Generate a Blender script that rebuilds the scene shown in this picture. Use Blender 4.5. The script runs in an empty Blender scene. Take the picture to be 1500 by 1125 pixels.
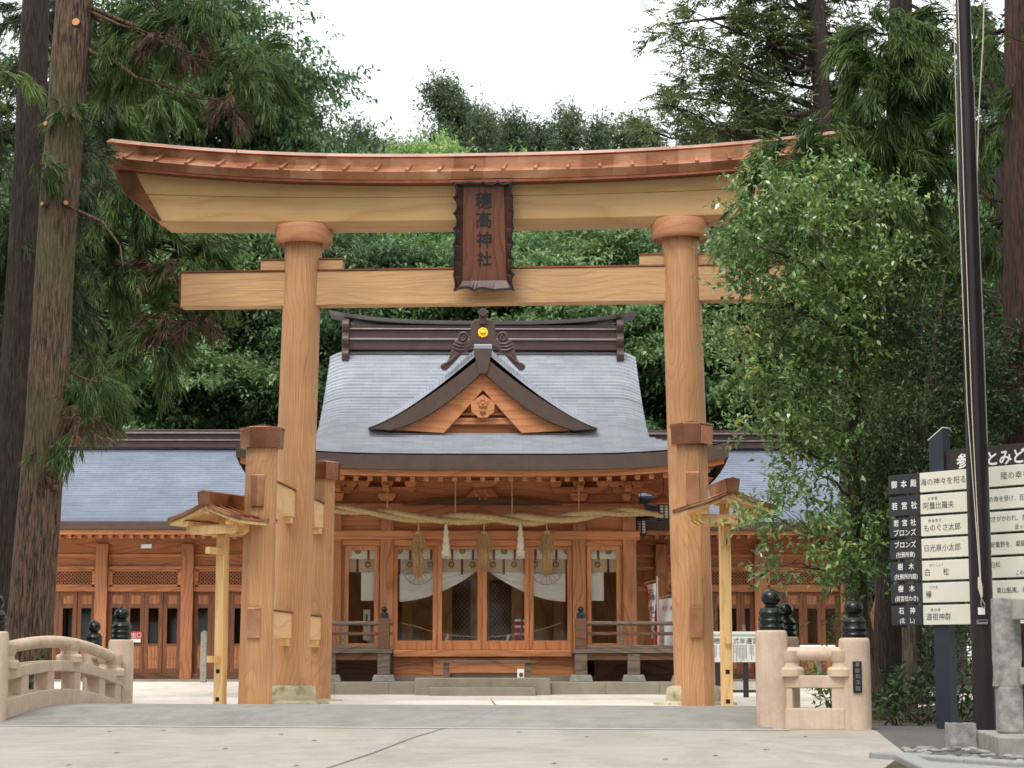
import bpy, math, random
import numpy as np
from mathutils import Vector, Matrix
R = math.radians
rng = np.random.default_rng(7)
random.seed(7)
SC = bpy.context.scene
COL = SC.collection

# ------------------------------------------------------------------ camera
F = 3000.0                      # focal length in pixels of the 1500 px wide photograph
CAMZ, YAW, PITCH = 0.70, 0.821, 7.71
cam_d = bpy.data.cameras.new("camera")
cam_d.sensor_width = 36.0
cam_d.lens = 36.0 * F / 1500.0
cam_d.clip_start, cam_d.clip_end = 0.1, 3000.0
cam = bpy.data.objects.new("camera", cam_d)
COL.objects.link(cam)
cam.location = (0, 0, CAMZ)
cam.rotation_euler = (R(90 + PITCH), 0, R(-YAW))
cam_d.dof.use_dof = True
cam_d.dof.focus_distance = 27.0
cam_d.dof.aperture_fstop = 3.8
SC.camera = cam
CAM_R = Matrix.Rotation(R(-YAW), 3, "Z") @ Matrix.Rotation(R(90 + PITCH), 3, "X")

def at(px, py, Y):
    """world point at depth y=Y seen at photo pixel (px, py)"""
    d = CAM_R @ Vector(((px - 750.0) / F, (562.5 - py) / F, -1.0))
    t = Y / d.y
    return Vector((d.x * t, Y, CAMZ + d.z * t))
def xof(px, Y, py=900): return at(px, py, Y).x
def zof(py, Y, px=707): return at(px, py, Y).z

# ------------------------------------------------------------------ light
SUN_EL, SUN_AZ = 58.0, 205.0    # azimuth clockwise from +Y: behind the camera, to the left
w = bpy.data.worlds.new("World")
SC.world = w
w.use_nodes = True
nt = w.node_tree
nt.nodes.clear()
sky = nt.nodes.new("ShaderNodeTexSky")
sky.sky_type = 'NISHITA'
sky.sun_disc = False
sky.sun_elevation = R(SUN_EL)
sky.sun_rotation = R(SUN_AZ)
sky.air_density, sky.dust_density, sky.ozone_density = 1.0, 4.0, 1.0
hs = nt.nodes.new("ShaderNodeHueSaturation")
hs.inputs["Saturation"].default_value = 0.10
hs.inputs["Value"].default_value = 1.0
cl = nt.nodes.new("ShaderNodeMix"); cl.data_type = 'RGBA'      # thin overcast veil over the sky
cl.inputs["Factor"].default_value = 0.72
cl.inputs["B"].default_value = (13.6, 13.9, 14.3, 1)
bg = nt.nodes.new("ShaderNodeBackground")
bg.inputs["Strength"].default_value = 0.10
wo = nt.nodes.new("ShaderNodeOutputWorld")
nt.links.new(sky.outputs[0], hs.inputs["Color"])
nt.links.new(hs.outputs[0], cl.inputs["A"])
nt.links.new(cl.outputs["Result"], bg.inputs[0])
nt.links.new(bg.outputs[0], wo.inputs[0])
sd = bpy.data.lights.new("sun", 'SUN')
sd.energy = 1.5
sd.angle = R(22)
sd.color = (1.0, 0.955, 0.88)
so = bpy.data.objects.new("sun", sd)
COL.objects.link(so)
az = R(SUN_AZ)
sv = Vector((math.sin(az) * math.cos(R(SUN_EL)), math.cos(az) * math.cos(R(SUN_EL)), math.sin(R(SUN_EL))))
so.rotation_euler = sv.to_track_quat('Z', 'Y').to_euler()
so.location = (-15, -30, 40)
SC.view_settings.view_transform = 'Standard'
SC.view_settings.look = 'None'
SC.view_settings.exposure = 0.45
SC.view_settings.gamma = 1.0
SC.view_settings.use_curve_mapping = False
try:
    SC.cycles.max_bounces = 8
    SC.cycles.transparent_max_bounces = 12
    SC.cycles.caustics_reflective = False
    SC.cycles.caustics_refractive = False
    SC.cycles.use_denoising = True
except Exception:
    pass

# ------------------------------------------------------------------ helpers: objects
def tag(o, label, cat, group=None, kind=None):
    if label: o["label"] = label
    if cat: o["category"] = cat
    if group: o["group"] = group
    if kind: o["kind"] = kind
    return o

def thing(name, label, cat, loc=(0, 0, 0), rz=0.0, group=None):
    o = bpy.data.objects.new(name, None)
    COL.objects.link(o)
    o.empty_display_size = 0.3
    o.location = loc
    o.rotation_euler = (0, 0, rz)
    return tag(o, label, cat, group)

def root_matrix(o):
    m = o.matrix_basis.copy()
    while o.parent:
        o = o.parent
        m = o.matrix_basis @ m
    return m

class MB:
    """collects shapes and links them as ONE mesh object"""
    def __init__(s):
        s.v, s.f = [], []
    def add(s, vs, fs):
        n = len(s.v)
        s.v += [tuple(p) for p in vs]
        s.f += [tuple(i + n for i in f) for f in fs]
        return s
    def box(s, x0, x1, y0, y1, z0, z1, M=None):
        vs = [Vector((x, y, z)) for z in (z0, z1) for y in (y0, y1) for x in (x0, x1)]
        if M is not None: vs = [M @ p for p in vs]
        return s.add(vs, [(0, 2, 3, 1), (4, 5, 7, 6), (0, 1, 5, 4), (2, 6, 7, 3), (0, 4, 6, 2), (1, 3, 7, 5)])
    def beam(s, p0, p1, wid, hei, up=(0, 0, 1)):
        p0, p1 = Vector(p0), Vector(p1)
        d = (p1 - p0).normalized()
        side = d.cross(Vector(up)).normalized()
        u = side.cross(d)
        vs = []
        for p in (p0, p1):
            for a, b in ((-1, -1), (1, -1), (1, 1), (-1, 1)):
                vs.append(p + side * a * wid / 2 + u * b * hei / 2)
        return s.add(vs, [(3, 2, 1, 0), (4, 5, 6, 7), (0, 1, 5, 4), (1, 2, 6, 5), (2, 3, 7, 6), (3, 0, 4, 7)])
    def prism(s, poly, a0, a1, plane='xz', M=None):
        def mk(p, a):
            if plane == 'xz': q = Vector((p[0], a, p[1]))
            elif plane == 'yz': q = Vector((a, p[0], p[1]))
            else: q = Vector((p[0], p[1], a))
            return M @ q if M is not None else q
        n = len(poly)
        vs = [mk(p, a0) for p in poly] + [mk(p, a1) for p in poly]
        fs = [tuple(range(n)), tuple(range(2 * n - 1, n - 1, -1))]
        fs += [(i, i + n, (i + 1) % n + n, (i + 1) % n) for i in range(n)]
        return s.add(vs, fs)
    def lathe(s, prof, c=(0, 0, 0), n=24, M=None, caps=True):
        vs, fs = [], []
        c = Vector(c)
        for r, z in prof:
            for k in range(n):
                a = 2 * math.pi * k / n
                p = Vector((r * math.cos(a), r * math.sin(a), z))
                p = (M @ p) if M is not None else p + c
                vs.append(p)
        for i in range(len(prof) - 1):
            for k in range(n):
                k2 = (k + 1) % n
                fs.append((i * n + k, i * n + k2, (i + 1) * n + k2, (i + 1) * n + k))
        if caps:
            fs.append(tuple(range(n - 1, -1, -1)))
            fs.append(tuple(range((len(prof) - 1) * n, len(prof) * n)))
        return s.add(vs, fs)
    def tube(s, path, radii, n=8, jitter=0.0):
        path = [Vector(p) for p in path]
        if not hasattr(radii, '__len__'): radii = [radii] * len(path)
        vs, fs = [], []
        ref = Vector((0.31, 0.95, 0.05))
        for i, p in enumerate(path):
            d = (path[min(i + 1, len(path) - 1)] - path[max(i - 1, 0)]).normalized()
            u = d.cross(ref)
            if u.length < 1e-3: u = d.cross(Vector((1, 0, 0)))
            u.normalize()
            v = d.cross(u)
            for k in range(n):
                a = 2 * math.pi * k / n
                rr = radii[i] * (1 + jitter * (random.random() - .5))
                vs.append(p + (u * math.cos(a) + v * math.sin(a)) * rr)
        for i in range(len(path) - 1):
            for k in range(n):
                k2 = (k + 1) % n
                fs.append((i * n + k, i * n + k2, (i + 1) * n + k2, (i + 1) * n + k))
        fs.append(tuple(range(n - 1, -1, -1)))
        fs.append(tuple(range((len(path) - 1) * n, len(path) * n)))
        return s.add(vs, fs)
    def grid(s, pts):
        """pts[i][j] -> sheet"""
        a, b = len(pts), len(pts[0])
        vs = [p for row in pts for p in row]
        fs = [(i * b + j, i * b + j + 1, (i + 1) * b + j + 1, (i + 1) * b + j) for i in range(a - 1) for j in range(b - 1)]
        return s.add(vs, fs)
    def text(s, key, O, right, up, size, align='c', squash=1.0, bold=0.0):
        """flat lettering, key in the cache of glyph outlines; O is the anchor"""
        vs, fs = GLYPH[key]
        if not len(vs): return s
        lim = 1.15 * len(key) + .2
        xs = [v[0] for v in vs if -.15 < v[0] < lim]
        w_ = max(xs) - min(xs)
        cx = (max(xs) + min(xs)) / 2 if align == 'c' else min(xs)
        cy = 0.36
        O, right, up = Vector(O), Vector(right), Vector(up)
        nn = right.cross(up)
        for k, (bx, by) in enumerate(((0, 0), (bold, 0), (-bold, 0), (0, bold), (0, -bold)) if bold else ((0, 0),)):
            s.add([O + nn * (k * .00025) + right * ((v[0] - cx) * size * squash + bx * size) + up * ((v[1] - cy + by) * size) for v in vs], fs)
        return s
    def build(s, name, mat, parent=None, smooth=False, bevel=0.0, world=True, angle=35):
        me = bpy.data.meshes.new(name)
        vs = s.v
        if parent is not None and world:
            inv = root_matrix(parent).inverted()
            vs = [tuple(inv @ Vector(p)) for p in vs]
        me.from_pydata(vs, [], s.f)
        me.validate()
        me.update()
        if smooth:
            me.polygons.foreach_set("use_smooth", [True] * len(me.polygons))
            me.set_sharp_from_angle(angle=R(angle))
        o = bpy.data.objects.new(name, me)
        COL.objects.link(o)
        if mat is not None: me.materials.append(mat)
        if parent is not None: o.parent = parent
        if bevel > 0:
            b = o.modifiers.new("bevel", 'BEVEL')
            b.width, b.segments, b.limit_method, b.angle_limit = bevel, 2, 'ANGLE', R(40)
        return o

def outward(mb_faces_obj):
    import bmesh
    bm = bmesh.new(); bm.from_mesh(mb_faces_obj.data)
    bmesh.ops.recalc_face_normals(bm, faces=bm.faces)
    bm.to_mesh(mb_faces_obj.data); bm.free()
    return mb_faces_obj

def copy_tree(o, parent=None):
    c = o.copy()
    COL.objects.link(c)
    if parent is not None: c.parent = parent
    for ch in list(o.children): copy_tree(ch, c)
    return c

# glyph outlines from Blender's own built-in font
GLYPH = {}
def load_glyphs(keys):
    obs = []
    for k, off in keys:
        cu = bpy.data.curves.new("lettering", 'FONT')
        cu.body = k
        cu.offset = off
        cu.resolution_u = 2
        o = bpy.data.objects.new("lettering", cu)
        COL.objects.link(o)
        obs.append((k, o, cu))
    dg = bpy.context.evaluated_depsgraph_get()
    for k, o, cu in obs:
        e = o.evaluated_get(dg)
        me = e.to_mesh()
        GLYPH[k] = ([tuple(v.co) for v in me.vertices], [tuple(p.vertices) for p in me.polygons])
        e.to_mesh_clear()
    for k, o, cu in obs:
        bpy.data.objects.remove(o)
        bpy.data.curves.remove(cu)

# ------------------------------------------------------------------ helpers: materials
def S(r, g, b):
    f = lambda c: (c / 255 / 12.92) if c <= 10 else ((c / 255 + .055) / 1.055) ** 2.4
    return (f(r), f(g), f(b), 1)

def base_mat(name, rough=0.6, metal=0.0, spec=0.5):
    m = bpy.data.materials.new(name)
    m.use_nodes = True
    n = m.node_tree.nodes
    b = n["Principled BSDF"]
    b.inputs["Roughness"].default_value = rough
    b.inputs["Metallic"].default_value = metal
    b.inputs["Specular IOR Level"].default_value = spec
    return m, m.node_tree, b

def N(t, typ, **kw):
    n = t.nodes.new(typ)
    for k, v in kw.items():
        if k in n.inputs: n.inputs[k].default_value = v
        else: setattr(n, k, v)
    return n

def ramp(t, src, cols):
    r = t.nodes.new("ShaderNodeValToRGB")
    el = r.color_ramp.elements
    while len(el) < len(cols): el.new(0.5)
    for e, (p, c) in zip(el, cols):
        e.position = p
        e.color = c if len(c) == 4 else (*c, 1)
    t.links.new(src, r.inputs[0])
    return r.outputs[0]

def mixc(t, fac, a, b, mode='MIX'):
    m = t.nodes.new("ShaderNodeMix"); m.data_type = 'RGBA'; m.blend_type = mode
    for sock, val in (("Factor", fac), ("A", a), ("B", b)):
        if hasattr(val, "is_linked") or hasattr(val, "links"): t.links.new(val, m.inputs[sock])
        else: m.inputs[sock].default_value = val
    return m.outputs["Result"]

def bump(t, b, h, strength=0.3, dist=0.01):
    n = N(t, "ShaderNodeBump", Strength=strength, Distance=dist)
    t.links.new(h, n.inputs["Height"])
    t.links.new(n.outputs[0], b.inputs["Normal"])

def plain(name, col, rough=0.6, metal=0.0, var=0.12, scale=6.0, bmp=0.15, spec=0.5, obj='Object'):
    """one colour with soft natural variation and a little surface grain"""
    m, t, b = base_mat(name, rough, metal, spec)
    tc = N(t, "ShaderNodeTexCoord")
    n1 = N(t, "ShaderNodeTexNoise", Scale=scale, Detail=6.0, Roughness=0.6)
    t.links.new(tc.outputs[obj], n1.inputs["Vector"])
    c = Vector(col[:3])
    lo, hi = c * (1 - var), c * (1 + var)
    t.links.new(ramp(t, n1.outputs["Fac"], [(0.3, (*lo, 1)), (0.7, (*hi, 1))]), b.inputs["Base Color"])
    if bmp:
        n2 = N(t, "ShaderNodeTexNoise", Scale=scale * 14, Detail=3.0)
        t.links.new(tc.outputs[obj], n2.inputs["Vector"])
        bump(t, b, n2.outputs["Fac"], bmp, 0.01)
    return m

def wood(name, c1, c2, axis='Z', rings=9.0, rough=0.55, fibre=0.25, off=(0.37, 0.21, 0.13), stain=0.2, contrast=1.0):
    """sawn timber: cathedral grain from off-centre growth rings, fine fibres along the axis"""
    m, t, b = base_mat(name, rough)
    tc = N(t, "ShaderNodeTexCoord")
    i = 'XYZ'.index(axis)
    sc = [1.0, 1.0, 1.0]; sc[i] = 0.09
    flat = [1.0, 1.0, 1.0]; flat[i] = 0.0
    mp = N(t, "ShaderNodeMapping", Location=off, Scale=flat)
    t.links.new(tc.outputs["Object"], mp.inputs["Vector"])
    ln = N(t, "ShaderNodeVectorMath", operation='LENGTH')
    t.links.new(mp.outputs[0], ln.inputs[0])
    slow = [1.6, 1.6, 1.6]; slow[i] = 0.42
    ms = N(t, "ShaderNodeMapping", Scale=slow)
    t.links.new(tc.outputs["Object"], ms.inputs["Vector"])
    nz = N(t, "ShaderNodeTexNoise", Scale=1.0, Detail=1.5, Roughness=.4)
    t.links.new(ms.outputs[0], nz.inputs["Vector"])
    r1 = N(t, "ShaderNodeMath", operation='MULTIPLY'); t.links.new(ln.outputs["Value"], r1.inputs[0]); r1.inputs[1].default_value = rings * 1.3
    r2 = N(t, "ShaderNodeMath", operation='MULTIPLY_ADD'); t.links.new(nz.outputs["Fac"], r2.inputs[0]); r2.inputs[1].default_value = rings * 1.5; t.links.new(r1.outputs[0], r2.inputs[2])
    wv = N(t, "ShaderNodeMath", operation='FRACT'); t.links.new(r2.outputs[0], wv.inputs[0])
    c1v, c2v = Vector(c1[:3]), Vector(c2[:3])
    mid = (c1v + c2v) / 2
    a, z = mid + (c1v - mid) * contrast, mid + (c2v - mid) * contrast
    grain = ramp(t, wv.outputs[0], [(0.0, (*(a * .55 + z * .45), 1)), (0.14, (*a, 1)), (0.70, (*(a * .8 + z * .2), 1)), (0.93, (*z, 1)), (1.0, (*(a * .55 + z * .45), 1))])
    sf = [60.0, 60.0, 60.0]; sf[i] = 1.5
    mf = N(t, "ShaderNodeMapping", Scale=sf)
    t.links.new(tc.outputs["Object"], mf.inputs["Vector"])
    nf = N(t, "ShaderNodeTexNoise", Scale=1.0, Detail=4.0)
    t.links.new(mf.outputs[0], nf.inputs["Vector"])
    fib = ramp(t, nf.outputs["Fac"], [(0.3, (1 - fibre, 1 - fibre, 1 - fibre, 1)), (0.7, (1 + fibre * .3,) * 3 + (1,))])
    col = mixc(t, 1.0, grain, fib, 'MULTIPLY')
    ns = N(t, "ShaderNodeTexNoise", Scale=0.9, Detail=3.0)
    t.links.new(tc.outputs["Object"], ns.inputs["Vector"])
    st = ramp(t, ns.outputs["Fac"], [(0.35, (1 - stain, 1 - stain * 1.1, 1 - stain * 1.2, 1)), (0.65, (1, 1, 1, 1))])
    t.links.new(mixc(t, 1.0, col, st, 'MULTIPLY'), b.inputs["Base Color"])
    bump(t, b, nf.outputs["Fac"], 0.12, 0.004)
    return m

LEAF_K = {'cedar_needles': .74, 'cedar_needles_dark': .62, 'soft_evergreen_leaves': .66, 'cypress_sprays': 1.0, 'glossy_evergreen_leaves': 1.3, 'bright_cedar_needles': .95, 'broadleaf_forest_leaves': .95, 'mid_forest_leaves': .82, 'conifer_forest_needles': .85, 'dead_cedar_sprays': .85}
def leafmat(name, cols, rough=0.45, trans=0.3, spec=0.4):
    """leaf colours vary leaf by leaf and in soft clumps; thin leaves let some light through"""
    k_ = LEAF_K.get(name, 1.0)
    def tone(c):
        g_ = .3 * c[0] + .6 * c[1] + .1 * c[2]
        return tuple((c[i] * .88 + g_ * .12) * k_ for i in range(3)) + (1,)
    cols = [(p, tone(c)) for p, c in cols]
    m, t, b = base_mat(name, rough, 0, spec)
    ge = N(t, "ShaderNodeNewGeometry")
    pos = N(t, "ShaderNodeTexCoord")
    cn = N(t, "ShaderNodeTexNoise", Scale=0.9, Detail=2.0)
    t.links.new(pos.outputs["Object"], cn.inputs["Vector"])
    ma = N(t, "ShaderNodeMath", operation='MULTIPLY_ADD')
    t.links.new(cn.outputs["Fac"], ma.inputs[0]); ma.inputs[1].default_value = 1.1
    mb_ = N(t, "ShaderNodeMath", operation='MULTIPLY_ADD')
    t.links.new(ge.outputs["Random Per Island"], mb_.inputs[0]); mb_.inputs[1].default_value = 0.62; mb_.inputs[2].default_value = -0.36
    t.links.new(mb_.outputs[0], ma.inputs[2])
    col = ramp(t, ma.outputs[0], cols)
    t.links.new(col, b.inputs["Base Color"])
    tr = N(t, "ShaderNodeBsdfTranslucent")
    t.links.new(col, tr.inputs["Color"])
    mx = N(t, "ShaderNodeMixShader", Fac=trans)
    out = t.nodes["Material Output"]
    t.links.new(b.outputs[0], mx.inputs[1]); t.links.new(tr.outputs[0], mx.inputs[2])
    t.links.new(mx.outputs[0], out.inputs["Surface"])
    return m

def barkmat(name, c1, c2, c3=None, scale=1.0):
    m, t, b = base_mat(name, 0.9)
    tc = N(t, "ShaderNodeTexCoord")
    mp = N(t, "ShaderNodeMapping", Scale=(20 * scale, 20 * scale, 1.9 * scale))
    t.links.new(tc.outputs["Object"], mp.inputs["Vector"])
    n1 = N(t, "ShaderNodeTexNoise", Scale=2.2, Detail=7.0, Roughness=0.65)
    t.links.new(mp.outputs[0], n1.inputs["Vector"])
    col = ramp(t, n1.outputs["Fac"], [(0.40, c1), (0.60, c2)])
    if c3:
        n2 = N(t, "ShaderNodeTexNoise", Scale=0.55, Detail=3.0)
        t.links.new(tc.outputs["Object"], n2.inputs["Vector"])
        msk = ramp(t, n2.outputs["Fac"], [(0.48, (0, 0, 0, 1)), (0.62, (1, 1, 1, 1))])
        col = mixc(t, msk, col, mixc(t, 0.6, col, c3))
    t.links.new(col, b.inputs["Base Color"])
    bump(t, b, n1.outputs["Fac"], 0.9, 0.05)
    return m

def glassmat(name, tint=(0.9, 0.92, 0.9, 1), refl=0.10):
    m, t, b = base_mat(name)
    t.nodes.remove(b)
    tr = N(t, "ShaderNodeBsdfTransparent", Color=tint)
    gl = N(t, "ShaderNodeBsdfGlossy", Roughness=0.03)
    lw = N(t, "ShaderNodeFresnel", IOR=1.5)
    ma = N(t, "ShaderNodeMath", operation='MULTIPLY_ADD')
    t.links.new(lw.outputs[0], ma.inputs[0]); ma.inputs[1].default_value = 1.0; ma.inputs[2].default_value = refl - .04
    ma.inputs[1].default_value = .55
    mx = N(t, "ShaderNodeMixShader")
    t.links.new(ma.outputs[0], mx.inputs[0]); t.links.new(tr.outputs[0], mx.inputs[1]); t.links.new(gl.outputs[0], mx.inputs[2])
    t.links.new(mx.outputs[0], t.nodes["Material Output"].inputs["Surface"])
    return m
# ------------------------------------------------------------------ materials
M = {}
M['torii_z'] = wood('cypress_upright', S(207, 155, 108), S(191, 138, 93), 'Z', 12.0, 0.5)
M['torii_x'] = wood('cypress_beam', S(213, 170, 120), S(199, 152, 105), 'X', 9.0, 0.5)
M['lintel'] = wood('cypress_lintel', S(216, 176, 122), S(204, 160, 106), 'X', 2.0, 0.5, fibre=.08, stain=.1)
M['abacus'] = wood('cypress_disc', S(200, 140, 100), S(184, 122, 84), 'X', 4.0, 0.5, fibre=.1, stain=.15)
M['rail'] = wood('new_cypress_rail', S(234, 194, 138), S(220, 174, 116), 'Y', 5.0, 0.5, fibre=.1, stain=.06)
M['pale_post'] = wood('pale_timber', S(234, 196, 138), S(216, 172, 112), 'Z', 6.0, 0.55, fibre=.12, stain=.08)
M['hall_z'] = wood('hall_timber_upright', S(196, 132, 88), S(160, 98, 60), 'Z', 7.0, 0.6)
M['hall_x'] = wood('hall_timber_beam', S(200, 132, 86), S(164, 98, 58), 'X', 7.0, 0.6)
M['hall_lit'] = wood('hall_timber_pale', S(222, 150, 98), S(194, 122, 74), 'X', 4.0, 0.6)  # paler tone of the hall timber
M['hall_pale_z'] = wood('hall_timber_pale_upright', S(222, 150, 98), S(194, 122, 74), 'Z', 4.0, 0.6)
M['door_wood'] = wood('door_timber', S(142, 90, 58), S(110, 66, 42), 'Z', 8.0, 0.65)
M['hall_dark'] = wood('hall_timber_weathered', S(120, 84, 62), S(86, 58, 42), 'X', 7.0, 0.75)
M['grey_wood'] = wood('grey_weathered_timber', S(128, 112, 98), S(92, 78, 66), 'X', 8.0, 0.8)
M['inner_wood'] = wood('inner_timber', S(226, 172, 120), S(200, 144, 96), 'Z', 5.0, 0.7)
M['black_metal'] = plain('black_metal', S(26, 26, 28), 0.45, 0.2, .2, 10, .05)
M['iron'] = plain('dark_iron', S(40, 38, 38), 0.5, 0.5, .2, 10, .05)
M['stone'] = plain('grey_stone', S(150, 148, 138), 0.9, 0, .28, 7, .5)
M['rough_stone'] = plain('rough_granite', S(165, 163, 158), 0.9, 0, .4, 16, 1.0)
M['platform'] = plain('platform_stone', S(140, 134, 118), 0.85, 0, .16, 3, .3)
M['white'] = plain('white_cloth', S(240, 240, 236), 0.85, 0, .04, 4, .1)
M['paper'] = plain('white_paper', S(242, 238, 228), 0.8, 0, .05, 8, .1)
M['red'] = plain('red_cloth', S(190, 44, 44), 0.8, 0, .1, 4, .1)
M['pink_red'] = plain('faded_red_band', S(160, 60, 54), 0.8, 0, .1, 4, .1)
M['ink'] = plain('black_ink', S(28, 26, 26), 0.6, 0, .1, 4, 0)
M['grey_ink'] = plain('faded_ink', S(90, 90, 88), 0.7, 0, .15, 9, 0)
M['white_ink'] = plain('white_paint', S(232, 232, 228), 0.6, 0, .03, 4, 0)
M['gold'] = plain('gilded_metal', S(250, 200, 70), 0.32, 0.85, .08, 20, .1)
M['gold_paint'] = plain('ochre_crest', S(206, 150, 66), 0.7, 0, .05, 4, 0)
M['crest_green'] = plain('crest_green', S(34, 62, 44), 0.7, 0, .1, 4, 0)
M['straw'] = plain('rice_straw', S(204, 178, 132), 0.9, 0, .3, 30, .7)
M['straw_dark'] = plain('aged_rice_straw', S(184, 148, 100), 0.9, 0, .3, 30, .7)
M['white_rope'] = plain('pale_hemp', S(214, 204, 180), 0.9, 0, .1, 20, .4)
M['glass'] = glassmat('window_glass', (0.99, 0.99, 0.97, 1), 0.03)
M['dark_glass'] = glassmat('shaded_glass', (0.4, 0.42, 0.4, 1), 0.05)
M['sign_dark'] = plain('charcoal_board', S(48, 48, 54), 0.5, 0, .1, 5, .05)
M['sign_brown'] = plain('dark_brown_board', S(52, 42, 42), 0.5, 0, .1, 5, .05)
M['sign_white'] = plain('cream_board', S(226, 222, 206), 0.5, 0, .04, 3, .03)
M['sign_post'] = plain('slate_painted_post', S(46, 53, 64), 0.45, 0, .1, 5, .05)
M['pole'] = plain('dark_bronze_pole', S(42, 34, 37), 0.34, 0.35, .18, 3, .05)
M['steel'] = plain('galvanised_steel', S(150, 152, 152), 0.4, 0.6, .1, 10, .05)
M['lacquer'] = wood('lacquered_board', S(128, 80, 58), S(104, 60, 42), 'Z', 6.0, 0.35, stain=.2)
M['lacquer_frame'] = plain('lacquer_frame', S(70, 38, 32), 0.45, 0, .2, 8, .05)
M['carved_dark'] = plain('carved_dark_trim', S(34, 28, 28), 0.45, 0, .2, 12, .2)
def stained():
    m, t, b = base_mat('beige_painted_concrete', .78, 0, .35)
    tc = N(t, "ShaderNodeTexCoord")
    n1 = N(t, "ShaderNodeTexNoise", Scale=3.0, Detail=7.0, Roughness=.65)
    t.links.new(tc.outputs["Object"], n1.inputs["Vector"])
    col = ramp(t, n1.outputs["Fac"], [(0.3, S(188, 164, 142)), (0.55, S(206, 184, 162)), (0.75, S(214, 194, 174))])
    mp = N(t, "ShaderNodeMapping", Scale=(16, 16, 1.1))
    t.links.new(tc.outputs["Object"], mp.inputs["Vector"])
    n2 = N(t, "ShaderNodeTexNoise", Scale=1.0, Detail=4.0)
    t.links.new(mp.outputs[0], n2.inputs["Vector"])
    col = mixc(t, 1.0, col, ramp(t, n2.outputs["Fac"], [(0.32, (.91, .90, .885, 1)), (0.52, (1, 1, 1, 1))]), 'MULTIPLY')
    n3 = N(t, "ShaderNodeTexNoise", Scale=120.0, Detail=2.0)
    t.links.new(tc.outputs["Object"], n3.inputs["Vector"])
    col = mixc(t, 1.0, col, ramp(t, n3.outputs["Fac"], [(0.35, (.93, .93, .93, 1)), (0.6, (1.03, 1.03, 1.03, 1))]), 'MULTIPLY')
    t.links.new(col, b.inputs["Base Color"])
    bump(t, b, n3.outputs["Fac"], .2, .005)
    return m
M['concrete_rail'] = stained()
M['finial'] = plain('black_bronze_finial', S(30, 34, 32), 0.22, 0.35, .2, 9, .05)
M['green_mat'] = plain('green_matting', S(46, 88, 66), 0.95, 0, .15, 12, .2)

def mossy():
    m, t, b = base_mat('mossy_base_stone', 0.9)
    tc = N(t, "ShaderNodeTexCoord")
    n1 = N(t, "ShaderNodeTexNoise", Scale=3.0, Detail=8.0, Roughness=.65)
    t.links.new(tc.outputs["Object"], n1.inputs["Vector"])
    stone = ramp(t, n1.outputs["Fac"], [(0.3, S(168, 158, 126)), (0.7, S(206, 198, 168))])
    n2 = N(t, "ShaderNodeTexNoise", Scale=5.0, Detail=5.0)
    t.links.new(tc.outputs["Object"], n2.inputs["Vector"])
    msk = ramp(t, n2.outputs["Fac"], [(0.5, (0, 0, 0, 1)), (0.68, (.8, .8, .8, 1))])
    t.links.new(mixc(t, msk, stone, S(112, 110, 62)), b.inputs["Base Color"])
    bump(t, b, n1.outputs["Fac"], .5, .03)
    return m
M['moss_stone'] = mossy()

def copper():
    """new copper sheet in seamed panels, each panel its own tone"""
    m, t, b = base_mat('copper_sheet', 0.32, .9)
    tc = N(t, "ShaderNodeTexCoord")
    mp = N(t, "ShaderNodeMapping", Scale=(1.85, 0.6, 1.3), Location=(.13, 0, .1))
    t.links.new(tc.outputs["Object"], mp.inputs["Vector"])
    fl = N(t, "ShaderNodeVectorMath", operation='FLOOR')
    t.links.new(mp.outputs[0], fl.inputs[0])
    wn = N(t, "ShaderNodeTexWhiteNoise")
    t.links.new(fl.outputs[0], wn.inputs["Vector"])
    n1 = N(t, "ShaderNodeTexNoise", Scale=2.5, Detail=5.0)
    t.links.new(tc.outputs["Object"], n1.inputs["Vector"])
    a = N(t, "ShaderNodeMath", operation='MULTIPLY_ADD')
    t.links.new(n1.outputs["Fac"], a.inputs[0]); a.inputs[1].default_value = .75
    b2 = N(t, "ShaderNodeMath", operation='MULTIPLY')
    t.links.new(wn.outputs["Value"], b2.inputs[0]); b2.inputs[1].default_value = .26
    t.links.new(b2.outputs[0], a.inputs[2])
    t.links.new(ramp(t, a.outputs[0], [(0.25, S(150, 98, 70)), (0.5, S(184, 130, 98)), (0.8, S(216, 170, 140))]), b.inputs["Base Color"])
    rr = ramp(t, n1.outputs["Fac"], [(0.3, (.28,) * 3 + (1,)), (0.7, (.45,) * 3 + (1,))])
    t.links.new(rr, b.inputs["Roughness"])
    n3 = N(t, "ShaderNodeTexNoise", Scale=3.0, Detail=2.0)
    t.links.new(tc.outputs["Object"], n3.inputs["Vector"])
    bump(t, b, n3.outputs["Fac"], .25, .03)
    return m
M['copper'] = copper()
M['copper_cap'] = plain('dark_copper_cap', S(162, 112, 88), 0.24, 1.0, .2, 4, .05)
M['copper_dark'] = plain('aged_copper_edge', S(138, 84, 62), 0.38, 0.9, .25, 5, .1)

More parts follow.
